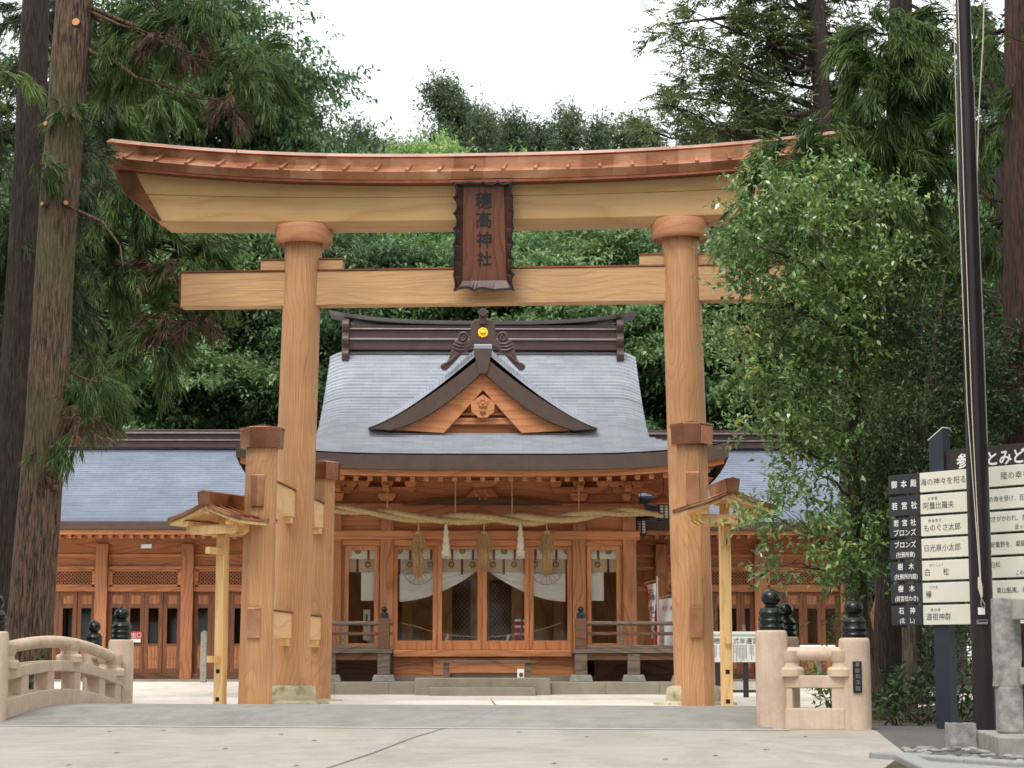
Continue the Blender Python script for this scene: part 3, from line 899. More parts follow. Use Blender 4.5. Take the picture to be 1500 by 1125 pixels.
for i in range(n):
    j = (i + 1) % n
    fs += [(i, j, n + j, n + i), (2 * n + j, 2 * n + i, 3 * n + i, 3 * n + j), (i, 2 * n + i, 2 * n + j, j)]
fr_o = outward(fr.add(vs, fs).build("frame", M['lacquer_frame'], pq))
tr_path = [PQ(x, -.10, z) for x, z in ep]
MB().tube(tr_path + [tr_path[0]], .022, 6).build("carved_edge", M['carved_dark'], fr_o, smooth=True)
for x in (-.2, .2):
    MB().tube([PQ(x, .04, Lz - .12), PQ(x, .02, Lz + .07), PQ(x, .14, Lz + .1), PQ(x, .3, Lz + .1)], .014, 6).build("hanger", M['iron'], pq)

# ------------------------------------------------------------------ roofed lamp posts beside the gate
def lamp_post(label, base, rz, hgt=3.05, short=False):
    r = thing("roofed_lamp_post", label, "lamp post", base, rz, "roofed wooden posts flanking the gate")
    b = lambda nm, mb, m, bv=.004, par=None: mb.build(nm, m, par or r, bevel=bv, world=False)
    po = b("post", MB().box(-.075, .075, -.07, .07, 0, hgt - .32), M['pale_post'])
    for z in (.1, .52):
        MB().box(-.03, .03, -.076, -.07, z, z + .06).build("bolt", M['black_metal'], po, world=False)
    MB().tube([(0, -.072, hgt - .52), (0, -.13, hgt - .53), (0, -.135, hgt - .60), (0, -.1, hgt - .62)], .008, 6).build("hook", M['iron'], po, world=False)
    b("cross_arm", MB().box(-.04, .04, -.42, .10, hgt - .62, hgt - .52) if short else MB().box(-.05, .05, -.12, -.072, hgt - .62, hgt - .34), M['pale_post'])
    b("lower_peg", MB().box(-.045, .045, -.32, -.072, .68, .78) if short else MB().box(-.045, .045, -.12, -.072, .95, 1.05), M['pale_post'])
    zb = hgt - .32
    # bracket arm (boat shaped), tie plates and roof
    arm = [(-.44, zb + .05), (-.36, zb), (.36, zb), (.44, zb + .05), (.44, zb + .13), (-.44, zb + .13)]
    for yy in (-.3, 0, .3):
        outward(b("bracket_arm", MB().prism(arm, yy - .05, yy + .05), M['pale_post']))
    b("purlin", MB().box(-.42, -.34, -.46, .46, zb + .13, zb + .2), M['pale_post'])
    b("purlin", MB().box(.34, .42, -.46, .46, zb + .13, zb + .2), M['pale_post'])
    zp = zb + .40
    b("king_post", MB().box(-.06, .06, -.06, .06, zb + .13, zp - .02), M['pale_post'])
    b("ridge_purlin", MB().box(-.05, .05, -.48, .48, zp - .10, zp - .02), M['pale_post'])
    curve = [(0, 0), (.2, -.09), (.4, -.165), (.64, -.235)]
    for s in (-1, 1):
        top = [(s * x, zp + .02 + z) for x, z in curve]
        bot = [(s * x, zp - .03 + z) for x, z in curve[::-1]]
        outward(b("roof_board", MB().prism(top + bot, -.50, .50), M['pale_post']))
        top2 = [(s * x * 1.03, zp + .055 + z) for x, z in curve]
        bot2 = [(s * x * 1.03, zp + .022 + z) for x, z in curve[::-1]]
        ct = outward(b("copper_sheet", MB().prism(top2 + bot2, -.53, .53), M['copper']))
        for k in range(5):
            y = -.5 + k * .25
            ln = [(s * x * 1.035, zp + .085 + z) for x, z in curve]
            lb = [(s * x * 1.035, zp + .05 + z) for x, z in curve[::-1]]
            outward(MB().prism(ln + lb, y - .018, y + .018).build("batten", M['copper'], ct, world=False, bevel=.003))
    b("ridge_cap", outward_mb(MB().prism([(-.09, zp + .03), (.09, zp + .03), (.11, zp + .22), (0, zp + .25), (-.11, zp + .22)], -.56, .56)), M['copper'])
    return r
def outward_mb(mb): return mb
p = gp(322, 1037, 0)
lamp_post("pale roofed lamp post left of the gate, turned so its right roof slope shows", (p.x, p.y, 0), R(-26), 2.93, True)
p = gp(1065, 1041, 0)
lamp_post("pale wooden lamp post right of the gate with its copper gable seen head on", (p.x, p.y, 0), R(6), 2.98, False)
# ------------------------------------------------------------------ worship hall
PY, FY, EY, RY = 42.0, 44.0, 41.9, 47.6         # platform front, facade, eave edge, ridge
hall = thing("worship_hall", "timber shrine worship hall with curved grey shingle roof and front gable behind the gate", "shrine hall", (0, FY, 0))
def fx(px, Y=FY): return xof(px, Y, 850) - xof(707, Y, 850)
def hb(name, x0, x1, y0, y1, z0, z1, mat, bev=.008, par=None):
    return MB().box(x0, x1, y0, y1, z0, z1).build(name, mat, par or hall, bevel=bev)
z_pl = zof(999, PY)
pf = hb("stone_platform", -4.7, 4.7, PY, FY + 9.0, -.05, z_pl, M['platform'], .02)
for k in range(-4, 4): hb("stone_joint", k * 1.1 - .004 + .3, k * 1.1 + .004 + .3, PY - .003, PY, 0, z_pl - .01, M['crack'], 0, pf)
hb("stone_step", fx(610, PY), fx(805, PY), PY - .45, PY, -.05, zof(993, PY - .45), M['platform'], .02, pf)
hb("stone_step", fx(632, PY), fx(783, PY), PY - .85, PY - .452, -.05, zof(1007, PY - .85), M['platform'], .02, pf)
# pillars
z_fl = zof(952, FY - .3); z_flb = zof(962, FY - .3)
pill = [fx(491), fx(567), fx(848), fx(922)]
z_bt = zof(700, FY)
for k, x in enumerate(pill):
    hb("pillar", x - .14, x + .14, FY - .14, FY + .14, z_pl, zof(745, FY), M['hall_z'], .012)
for x in (pill[0], pill[3]):
    for y in (FY + 3.0, FY + 6.0): hb("pillar", x - .14, x + .14, y - .14, y + .14, z_pl, z_bt, M['hall_z'], .012)
# beams
xl, xr = pill[0] - .22, pill[3] + .22
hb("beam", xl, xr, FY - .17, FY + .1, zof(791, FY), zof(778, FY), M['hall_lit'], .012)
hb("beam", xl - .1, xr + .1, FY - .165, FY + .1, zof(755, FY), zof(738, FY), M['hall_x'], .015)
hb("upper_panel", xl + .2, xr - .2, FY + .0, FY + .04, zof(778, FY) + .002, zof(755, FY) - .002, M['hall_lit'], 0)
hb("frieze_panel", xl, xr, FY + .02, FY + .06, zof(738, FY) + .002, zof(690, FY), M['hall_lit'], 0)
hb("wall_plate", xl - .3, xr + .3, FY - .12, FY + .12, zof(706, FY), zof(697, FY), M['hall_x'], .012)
# arched carving over the centre bay
arch = [(fx(590) + (fx(825) - fx(590)) * t, zof(741, FY) + .16 * math.sin(math.pi * t) ** .5) for t in np.linspace(0, 1, 15)]
outward(MB().prism(arch, FY - .20, FY - .168).build("carved_beam", M['hall_dark'], hall))
# bracket sets: bearing block, two arms, three small blocks each
def bracket(x, y=FY, sc=1.0, par=None):
    z0 = zof(735, FY)
    b = MB().prism([(x - .12 * sc, z0), (x + .12 * sc, z0), (x + .19 * sc, z0 + .09), (x + .19 * sc, z0 + .16), (x - .19 * sc, z0 + .16), (x - .19 * sc, z0 + .09)], y - .30, y - .02).build("bracket_block", M['hall_lit'], hall, bevel=.008)
    outward(b)
    arm = [(x - .62 * sc, z0 + .27), (x - .55 * sc, z0 + .18), (x - .4 * sc, z0 + .162), (x + .4 * sc, z0 + .162), (x + .55 * sc, z0 + .18), (x + .62 * sc, z0 + .27), (x + .62 * sc, z0 + .30), (x - .62 * sc, z0 + .30)]
    outward(MB().prism(arm, y - .26, y - .10).build("bracket_arm", M['hall_x'], b, bevel=.006))
    for dx in (-.5, 0, .5):
        xx = x + dx * sc
        outward(MB().prism([(xx - .09, z0 + .302), (xx + .09, z0 + .302), (xx + .13, z0 + .36), (xx + .13, z0 + .43), (xx - .13, z0 + .43), (xx - .13, z0 + .36)], y - .30, y - .06).build("small_block", M['hall_lit'], b, bevel=.006))
    MB().box(x - .07, x + .07, y - .95, y - .31, z0 + .18, z0 + .30).build("bracket_nose", M['hall_x'], b, bevel=.02)
for px in (497, 567, 848, 917): bracket(fx(px), sc=.5 if px in (497, 917) else 1.0)
# frog-leg strut in the middle
zk = zof(737, FY)
fl = [(-.55, 0), (-.50, .05), (-.34, .12), (-.22, .26), (-.16, .34), (.16, .34), (.22, .26), (.34, .12), (.50, .05), (.55, 0)]
fo = outward(MB().prism([(x, zk + z) for x, z in fl], FY - .16, FY - .04).build("frog_leg_strut", M['hall_x'], hall, bevel=.01))
outward(MB().prism([(-.2, zk + .342), (.2, zk + .342), (.42, zk + .48), (-.42, zk + .48)], FY - .2, FY - .02).build("strut_cap", M['hall_lit'], fo, bevel=.008))
for a in range(6):
    MB().lathe([(.001, 0), (.05, .0), (.05, .02), (.02, .04)], n=10, M=Matrix.Translation((.12 * math.cos(a * 1.047), FY - .165, zk + .17 + .1 * math.sin(a * 1.047))) @ Matrix.Rotation(R(90), 4, 'X')).build("carving", M['hall_lit'], fo, smooth=True)
# doors of the centre bay
z_d1, z_d0 = zof(800, FY), zof(950, FY)
dx = [fx(576), fx(641), fx(706.5), fx(775), fx(838)]
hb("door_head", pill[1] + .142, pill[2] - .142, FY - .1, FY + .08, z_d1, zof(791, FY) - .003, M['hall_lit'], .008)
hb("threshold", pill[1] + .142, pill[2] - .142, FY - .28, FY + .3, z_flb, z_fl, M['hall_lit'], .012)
for i in range(4):
    x0, x1 = dx[i] + .004, dx[i + 1] - .004
    y0 = FY - .05 + (.045 if i in (0, 3) else 0)
    d = MB()
    t = .095
    d.box(x0, x0 + t, y0, y0 + .04, z_fl + .005, z_d1 - .004).box(x1 - t, x1, y0, y0 + .04, z_fl + .005, z_d1 - .004)
    d.box(x0 + t, x1 - t, y0, y0 + .04, z_fl + .005, z_fl + .2).box(x0 + t, x1 - t, y0, y0 + .04, z_d1 - .07, z_d1 - .004)
    do = d.build("sliding_door", M['hall_pale_z'], hall, bevel=.004)
    MB().box(x0 + t + .002, x1 - t - .002, y0 + .015, y0 + .021, z_fl + .202, z_d1 - .072).build("pane", M['glass'], do)
# side bays
for s, a, b in ((-1, fx(505), fx(555)), (1, fx(860), fx(909))):
    d = MB(); y0 = FY - .05; t = .09
    d.box(a, a + t, y0, y0 + .06, z_fl + .005, z_d1).box(b - t, b, y0, y0 + .06, z_fl + .005, z_d1)
    d.box(a + t, b - t, y0, y0 + .06, z_fl + .005, z_fl + .14).box(a + t, b - t, y0, y0 + .06, z_d1 - .09, z_d1)
    do = d.build("window", M['hall_pale_z'], hall, bevel=.004)
    MB().box(a + t + .002, b - t - .002, y0 + .02, y0 + .026, z_fl + .142, z_d1 - .092).build("pane", M['glass'], do)
    pa, pb = (pill[0] + .142, a - .003) if s < 0 else (b + .003, pill[3] - .142)
    if pb > pa: hb("side_jamb", pa, pb, FY - .02, FY + .04, z_fl, z_d1, M['hall_z'], .004)
    qa, qb = (b + .003, pill[1] - .142) if s < 0 else (pill[2] + .142, a - .003)
    if qb > qa: hb("side_jamb", qa, qb, FY - .02, FY + .04, z_fl, z_d1, M['hall_z'], .004)
    ha, hb_ = (pill[0] + .142, pill[1] - .142) if s < 0 else (pill[2] + .142, pill[3] - .142)
    hb("window_head", ha, hb_, FY - .04, FY + .06, z_d1 + .003, zof(791, FY) - .003, M['hall_lit'], .006)
# base wall below the floor
hb("base_wall", pill[1] + .142, pill[2] - .142, FY - .12, FY - .06, zof(990, FY), z_flb - .002, M['hall_x'], .004)
hb("base_wall", fx(636), fx(776), FY - .16, FY - .122, zof(990, FY) + .01, z_flb - .03, M['hall_lit'], .004)
hb("ground_sill", pill[0] - .2, pill[3] + .2, FY - .2, FY + .1, z_pl, zof(990, FY) - .002, M['platform'], .01)
# interior: floor, walls, ceiling, lattice screens
hb("inner_floor", pill[0], pill[3], FY + .31, FY + 6.4, z_fl - .1, z_fl - .01, M['inner_wood'], 0)
hb("back_wall", pill[0] - .1, pill[3] + .1, FY + 2.3, FY + 2.38, z_pl, z_bt, M['inner_wood'], 0)
for x in (pill[0] - .02, pill[3] - .02):
    hb("side_wall", x, x + .04, FY + .15, FY + 6.4, z_pl, z_bt, M['hall_z'], 0)
hb("ceiling", pill[0], pill[3], FY + .15, FY + 6.4, z_bt - .1, z_bt - .05, M['inner_wood'], 0)
for px in (666, 740):
    x = (px - 707) / F * (FY + 2.2)
    lat = MB()
    zc = z_fl + .75
    for k in range(-8, 9):
        a = k * .09
        for s in (-1, 1):
            x0, x1 = max(-.3, a - .9), min(.3, a + .9)
            za, zb2 = (x0 - a) * s * 1.3, (x1 - a) * s * 1.3
            if za > zb2: x0, x1, za, zb2 = x1, x0, zb2, za
            if za < -.75: x0 += (x1 - x0) * (-.75 - za) / (zb2 - za); za = -.75
            if zb2 > .75: x1 = x0 + (x1 - x0) * (.75 - za) / (zb2 - za); zb2 = .75
            if abs(x1 - x0) > .02: lat.beam((x + x0, FY + 2.2, zc + za), (x + x1, FY + 2.2, zc + zb2), .02, .02, up=(0, 1, 0))
    lat.box(x - .36, x - .3, FY + 5.57, FY + 2.23, zc - .8, zc + .8).box(x + .3, x + .36, FY + 5.57, FY + 2.23, zc - .8, zc + .8)
    lat.box(x - .3, x + .3, FY + 5.57, FY + 2.23, zc + .75, zc + .82)
    lat.build("lattice_screen", M['hall_dark'], hall)
for px in (598, 655, 757, 818):
    x = (px - 707) / F * (FY + 1.9)
    hb("inner_pillar", x - .12, x + .12, FY + 1.8, FY + 2.04, z_fl, z_bt - .1, M['inner_wood'], .01)
# veranda left and right
for s in (-1, 1):
    x0, x1 = sorted((s * abs(fx(576, FY - .9)), s * 4.6))
    v0 = FY - 1.15
    hb("veranda_floor", x0, x1, v0, FY - .15, zof(957, v0), zof(951, v0), M['grey_wood'], .01)
    hb("veranda_beam", x0 + .03, x1 - .03, v0 + .05, v0 + .17, zof(967, v0), zof(957, v0) - .002, M['hall_dark'], .008)
    for px in (484, 563) if s < 0 else (851, 928, 1000):
        x = fx(px, v0)
        hb("veranda_leg", x - .13, x + .13, v0 + .02, v0 + .26, z_pl + .14, zof(957, v0) - .003, M['grey_wood'], .012)
        outward(MB().prism([(x - .24, z_pl), (x + .24, z_pl), (x + .20, z_pl + .138), (x - .20, z_pl + .138)], v0 - .08, v0 + .36).build("leg_stone", M['stone'], hall, bevel=.01))
    if s < 0:
        x = fx(414, v0); hb("veranda_leg", x - .13, x + .13, v0 + .02, v0 + .26, z_pl + .14, zof(957, v0) - .003, M['grey_wood'], .012)
    hb("skirt_board", x0 + .5, x1, FY - .3, FY - .26, z_pl, zof(965, FY), M['hall_dark'], 0)
    # railing: base board, lower and upper rail, newel with black onion cap
    za, zb_, zc_ = zof(947, v0), zof(928, v0), zof(913, v0)
    hb("rail_base", x0 + .1, x1, v0 + .06, v0 + .16, zof(951, v0) + .002, za + .03, M['grey_wood'], .008)
    hb("lower_rail", x0 + .1, x1, v0 + .08, v0 + .14, zb_ - .035, zb_ + .035, M['hall_dark'], .008)
    MB().tube([(x0 + .1, v0 + .11, zc_), (x1, v0 + .11, zc_)], .045, 12).build("upper_rail", M['grey_wood'], hall, smooth=True)
    for k in range(4):
        x = s * (abs(fx(563, v0)) + .85 * (k + 1))
        hb("baluster", x - .04, x + .04, v0 + .085, v0 + .135, za + .032, zc_ - .03, M['grey_wood'], .004)
    x = fx(563 if s < 0 else 851, v0)
    nw = hb("newel", x - .115, x + .115, v0 + .0, v0 + .23, zof(951, v0) + .003, zof(906, v0), M['hall_dark'], .012)
    zt = zof(906, v0); h = zof(887, v0) - zt; r = .085
    MB().lathe([(r * 1.05, 0), (r * 1.05, h * .35), (r * .95, h * .42), (r * .45, h * .5), (r * .45, h * .53), (r * .75, h * .65), (r * .8, h * .74), (r * .55, h * .88), (r * .1, h * .95), (.004, h)], (x, v0 + .115, zt), 18).build("finial", M['black_metal'], nw, smooth=True)

# ------------------------------------------------------------------ hall roof
ZE, ZR = zof(668, EY), zof(513, RY)
XE, XG = 5.06, abs(fx(480, RY))
LEN = RY - EY
def f_z(t): return ZE + (ZR - ZE) * (.52 * t + .48 * t * t)          # front slope profile, t: 0 eave .. 1 ridge
t_h = .26                                       # height where the gable ends start
def hip_x(t):
    if t >= t_h: return XG + .05 * max(0, 1 - (t - t_h) / .2) ** 2
    q = t / t_h
    return XE - (XE - XG - .05) * (1 - (1 - q) ** 1.0) ** .85
def upsw(x, t): return .27 * (abs(x) / XE) ** 4 * max(0, 1 - t / t_h) ** 1.2
def lip(x, t):
    if t < t_h: return 0
    e = max(0, abs(x) - (XG - .55)) / .55
    return -.16 * e * e
NC = 40
def roof_sheet(sy, name, mat, cols=48):
    vs, fs, uvs = [], [], []
    def row(t, dz):
        r_ = []
        xm = hip_x(t)
        for k in range(cols + 1):
            u = -1 + 2 * k / cols
            x = u * xm
            y = EY + LEN * t if sy > 0 else 2 * RY - (EY + LEN * t)
            z = f_z(t) + dz + upsw(x, t) + lip(x, t)
            vs.append((x, y, z)); uvs.append((x, t * 6.6))
    for i in range(NC):
        row(i / NC, .052); row((i + 1) / NC, .0)
    nrow = 2 * NC
    for i in range(nrow - 1):
        for k in range(cols):
            a = i * (cols + 1) + k
            fs.append((a, a + 1, a + cols + 2, a + cols + 1))
    mb = MB().add(vs, fs)
    o = mb.build(name, mat, hall)
    ul = o.data.uv_layers.new(name="UVMap")
    li = np.empty(len(o.data.loops), dtype=np.int32); o.data.loops.foreach_get("vertex_index", li)
    ul.data.foreach_set("uv", np.array(uvs, dtype=np.float32)[li].ravel())
    if sum(p.normal.z for p in o.data.polygons) < 0: o.data.flip_normals()
    return o
roof = roof_sheet(1, "roof", M['roof'])
roof_sheet(-1, "rear_roof", M['roof'])
# side skirts of the roof and gable end walls
for s in (-1, 1):
    rows = []
    for i in range(13):
        t = t_h * i / 12
        x = hip_x(t)
        ya, yb = EY + LEN * t, 2 * RY - EY - LEN * t
        rows.append([(s * x, ya + (yb - ya) * k / 16, f_z(t) + .012 + upsw(x, t) * (abs(2 * k / 16 - 1) ** 4)) for k in range(17)])
    o = MB().grid(rows).build("side_skirt", M['roof'], hall, smooth=True)
    if sum(p.normal.z for p in o.data.polygons) < 0: o.data.flip_normals()
    gp_ = [(EY + LEN * t, f_z(t) - .12) for t in np.linspace(t_h, 1, 12)] + [(2 * RY - EY - LEN * t, f_z(t) - .12) for t in np.linspace(.97, t_h, 12)]
    outward(MB().prism(gp_, s * (XG - .5) - .03, s * (XG - .5) + .03, 'yz').build("gable_end_wall", M['hall_z'], hall))
    # verge boards under the roof rim
    vb = []
    for t in np.linspace(t_h, 1, 12): vb.append((EY + LEN * t, f_z(t) - .2))
    tp = [(y, z - .22) for y, z in vb[::-1]]
    outward(MB().prism(vb + tp, s * (XG - .12) - .04, s * (XG - .12) + .04, 'yz').build("verge_board", M['eave_dark'], hall))
# eave edge (layered) following the upsweep, board below it
def eave_band(name, y0, y1, za, zb2, mat, inset=0.0, kx=1.0):
    vs, fs = [], []
    n = 41
    for k in range(n):
        x = (-1 + 2 * k / (n - 1)) * (XE - inset)
        du = upsw(x / (XE - inset) * XE, 0) * kx
        for y, z in ((y0, za), (y1, za), (y1, zb2), (y0, zb2)): vs.append((x, y, z + du))
    for k in range(n - 1):
        for q in range(4):
            q2 = (q + 1) % 4
            fs.append((k * 4 + q, k * 4 + q2, k * 4 + 4 + q2, k * 4 + 4 + q))
    fs += [(0, 1, 2, 3), (n * 4 - 1, n * 4 - 2, n * 4 - 3, n * 4 - 4)]
    return outward(MB().add(vs, fs).build(name, mat, hall))
ze1, ze0 = ZE + .018, zof(688, EY)
eave_band("eave_edge", EY - .02, EY + .5, ze0, ze1, M['eave_dark'])
zb1, zb0 = ze0 - .003, zof(697.5, EY + .1)
eave_band("eave_board", EY + .08, EY + .22, zb0, zb1, M['hall_lit'], .08)
for s in (-1, 1):
    mb = MB()
    rows = []
    for zq in (ze0, ze1 - .01):
        rows.append([(s * (XE - .0), EY + (2 * RY - 2 * EY) * k / 16, zq + .27 * abs(2 * k / 16 - 1) ** 4) for k in range(17)])
    o = MB().grid(rows).build("side_eave_edge", M['eave_dark'], hall)
# soffit rising inward and rafters
sf = MB().grid([[(x, EY + .1, zb1 - .02 + upsw(x, 0)) for x in np.linspace(-XE + .1, XE - .1, 31)], [(x, FY + .1, zb1 + .52) for x in np.linspace(-XE + .1, XE - .1, 31)]])
sf.build("soffit", M['hall_lit'], hall)
for s in (-1, 1):
    ya, yb = FY - .02, 2 * RY - FY
    MB().grid([[(s * (XE - .08), y, zb1 - .02 + .27 * abs((y - RY) / (RY - EY)) ** 4) for y in np.linspace(ya, yb, 9)], [(s * 3.1, y, zb1 + .55) for y in np.linspace(ya, yb, 9)]]).build("side_soffit", M['hall_lit'], hall)
    for k in range(12):
        y = FY + .1 + k * .32
        MB().beam((s * (XE - .14), y, zb0 - .05), (s * 3.2, y, zb0 + .42), .10, .10).build("side_rafter", M['hall_x'], hall)
    MB().beam((s * (XE - .5), EY + .6, zb0 + .16), (s * 3.2, FY - .1, zb0 + .38), .16, .2).build("hip_rafter", M['hall_x'], hall)
for k in range(33):
    x = (k - 16) * .29
    u_ = upsw(x, 0)
    MB().beam((x, EY + .16, zb0 - .055 + u_), (x, FY - .05, zb0 + .40), .10, .105).build("rafter", M['hall_x'], hall, bevel=.0)
# ridge
zb = ZR - .04
XR = abs(fx(908, RY)) - .02
def ridge_box(name, hw, hy, z0, z1, mat, par=None, bev=.012):
    return MB().box(-hw, hw, RY - hy, RY + hy, z0, z1).build(name, mat, par or hall, bevel=bev)
zt = zof(475, RY)
rh = zt - zb
rg = ridge_box("ridge", XR, .34, zb, zb + rh * .32, M['ridge'])
ridge_box("ridge_course", XR, .40, zb + rh * .32 + .002, zb + rh * .40, M['ridge_pale'], rg)
ridge_box("ridge_course", XR - .03, .32, zb + rh * .40 + .002, zb + rh * .70, M['ridge'], rg)
ridge_box("ridge_course", XR, .39, zb + rh * .70 + .002, zb + rh * .76, M['ridge_pale'], rg)
ridge_box("ridge_course", XR - .03, .30, zb + rh * .76 + .002, zb + rh * .90, M['ridge'], rg)
vs, fs = [], []
n = 33
for k in range(n):
    x = (-1 + 2 * k / (n - 1)) * abs(fx(480, RY)) * 1.0
    u_ = .24 * (abs(x) / XG) ** 3
    for y, z in ((-.36, zb + rh * .90 + .002), (.36, zb + rh * .90 + .002), (.44, zb + rh * 1.02), (0, zb + rh * 1.08), (-.44, zb + rh * 1.02)): vs.append((x, RY + y, z + u_))
for k in range(n - 1):
    for q in range(5): fs.append((k * 5 + q, k * 5 + (q + 1) % 5, k * 5 + 5 + (q + 1) % 5, k * 5 + 5 + q))
fs += [(0, 1, 2, 3, 4), tuple(range(n * 5 - 1, n * 5 - 6, -1))]
outward(MB().add(vs, fs).build("ridge_cap", M['ridge_pale'], rg))
for s in (-1, 1):                               # scalloped ridge end plates
    x = s * (XR + .04)
    pts = []
    za_, zb_ = zof(535, RY), zof(472, RY)
    zs = np.linspace(zb_, za_, 25)
    prof = [(.40 + .12 * abs(math.sin((z - za_) * 9.0)), z) for z in zs]
    poly = [(RY - y, z) for y, z in prof] + [(RY + y, z) for y, z in prof[::-1]]
    outward(MB().prism(poly, x - .085, x + .085, 'yz').build("ridge_end_plate", M['ridge'], rg, bevel=.02))

# ------------------------------------------------------------------ front gable
GY = EY + 1.55                                   # plane of the gable front
zg1, zg0 = zof(508, GY), zof(627, GY)
GX = abs(fx(537, GY))
def gz(s): return zg1 - (zg1 - zg0) * (1.16 * s - .16 * s * s)
# roof slopes of the gable: strip rolling forward at the rim, then back into the main roof
rim = [(-.16, -.20), (.0, -.12), (.18, -.04), (.36, .03)]
for s in (-1, 1):
    vs, fs, uvs = [], [], []
    ys = None
    NS = 34
    for i in range(NS):
        for dzz, sv in ((.018, i / NS), (0.0, (i + 1) / NS)):
            sv = min(sv, 1.0)
            x = .12 + (GX - .12) * sv
            # the gable roof runs back until it meets the main slope
            zt_ = gz(sv) + .06
            ts = np.linspace(0, 1, 200)
            tt = next((t for t in ts if f_z(t) > zt_ - .05), 1.0)
            yb = max(GY + .36, EY + LEN * tt + .25)
            for dy, dz in rim + [(max(yb - GY, .5), .055)]:
                vs.append((s * x, GY + dy, gz(sv) + dz * (1 - .85 * sv ** 4 if dz < 0 else 1) + (dzz))); uvs.append((GY + dy, sv * 3.6))
    m = len(rim) + 1
    for i in range(2 * NS - 1):
        for k in range(m - 1):
            fs.append((i * m + k, i * m + k + 1, (i + 1) * m + k + 1, (i + 1) * m + k))
    o = MB().add(vs, fs).build("gable_roof", M['roof'], hall)
    ul = o.data.uv_layers.new(name="UVMap")
    li = np.empty(len(o.data.loops), dtype=np.int32); o.data.loops.foreach_get("vertex_index", li)
    ul.data.foreach_set("uv", np.array(uvs, dtype=np.float32)[li].ravel())
    if sum(p.normal.z for p in o.data.polygons) < 0: o.data.flip_normals()
# flat crown of the gable
MB().box(-.2, .2, GY - .19, RY - .6, zg1 - .08, zg1 + .03).build("gable_ridge", M['roof'], hall, bevel=.02)
# layered rim, bargeboards, pediment
def gable_band(name, y0, y1, lo0, lo1, smax0, smax1, mat, bev=.006):
    """band between two lines below the roof curve; lo(q) is the drop below the curve at q of its run"""
    ss = np.linspace(0, 1, 25)
    for s in (-1, 1):
        up_ = [(s * GX * q * smax0, gz(q * smax0) - lo0(q)) for q in ss]
        lo_ = [(s * GX * q * smax1, gz(q * smax1) - lo1(q)) for q in ss]
        outward(MB().prism(up_ + lo_[::-1], y0, y1).build(name, mat, hall, bevel=bev))
k3 = lambda q: q ** 3
bul = lambda q: .07 * math.sin(math.pi * q)
gable_band("gable_eave_edge", GY - .14, GY + .3, lambda q: .205 * (1 - k3(q)) + .02 * k3(q), lambda q: .56 * (1 - k3(q)) + .37 * k3(q) + bul(q), 1.0, .80, M['eave_dark'])
gable_band("bargeboard", GY + .02, GY + .1, lambda q: .54 * (1 - k3(q)) + .35 * k3(q) + bul(q), lambda q: .93 + .27 * q, .795, .34, M['hall_lit'])
key = outward(MB().prism([(-.2, zg1 - .085), (.2, zg1 - .085), (.09, zg1 - .60), (-.09, zg1 - .60)], GY - .18, GY - .142).build("gable_apex_plate", M['eave_dark'], hall, bevel=.004))
zp0 = zof(618, GY + .2)
ped = [(s_ * GX * q, min(gz(q) - .5, 99)) for s_, q in [(-1, q) for q in np.linspace(.8, 0, 12)] + [(1, q) for q in np.linspace(.05, .8, 12)]]
outward(MB().prism([(-GX * .8, zp0 - .3)] + ped + [(GX * .8, zp0 - .3)], GY + .28, GY + .34).build("pediment", M['hall_lit'], hall))
hb("pediment_beam", -GX * .40, GX * .40, GY + .12, GY + .25, zp0 - .06, zof(611, GY), M['hall_lit'], .008)
hb("pediment_beam", -GX * .30, GX * .30, GY + .14, GY + .24, zof(607, GY), zof(603, GY), M['hall_x'], .006)
for s in (-1, 1):
    for k in range(3): hb("pediment_block", s * (.30 + .13 * k) - .045, s * (.30 + .13 * k) + .045, GY + .15, GY + .24, zof(602, GY), zof(594 + 3 * k, GY), M['hall_x'], .006)
# carved pendant in the pediment
zc0, zc1 = zof(612, GY), zof(578, GY)
hh = zc1 - zc0
pd = [(-.10, 0), (.10, 0), (.14, .1 * hh), (.24, .22 * hh), (.26, .6 * hh), (.22, .7 * hh), (0, hh), (-.22, .7 * hh), (-.26, .6 * hh), (-.24, .22 * hh), (-.14, .1 * hh)]
po = outward(MB().prism([(x, zc0 + z) for x, z in pd], GY - .03, GY + .019).build("carved_pendant", M['hall_lit'], hall, bevel=.012))
MF = lambda x, y, z: Matrix.Translation((x, y, z)) @ Matrix.Rotation(R(90), 4, 'X')
for k in range(5):
    a = R(90 + 72 * k)
    MB().lathe([(.052, 0), (.05, .02), (.02, .035)], n=12, M=MF(.075 * math.cos(a), GY - .03, zc0 + hh * .62 + .075 * math.sin(a))).build("petal", M['hall_x'], po, smooth=True)
MB().lathe([(.03, 0), (.03, .04), (.01, .05)], n=12, M=MF(0, GY - .03, zc0 + hh * .62)).build("flower_centre", M['hall_lit'], po, smooth=True)
outward(MB().prism([(0, zc0 + .1 * hh), (.07, zc0 + .2 * hh), (.05, zc0 + .27 * hh), (0, zc0 + .24 * hh), (-.05, zc0 + .27 * hh), (-.07, zc0 + .2 * hh)], GY - .05, GY - .031).build("heart_hole", M['hall_dark'], po, bevel=.004))
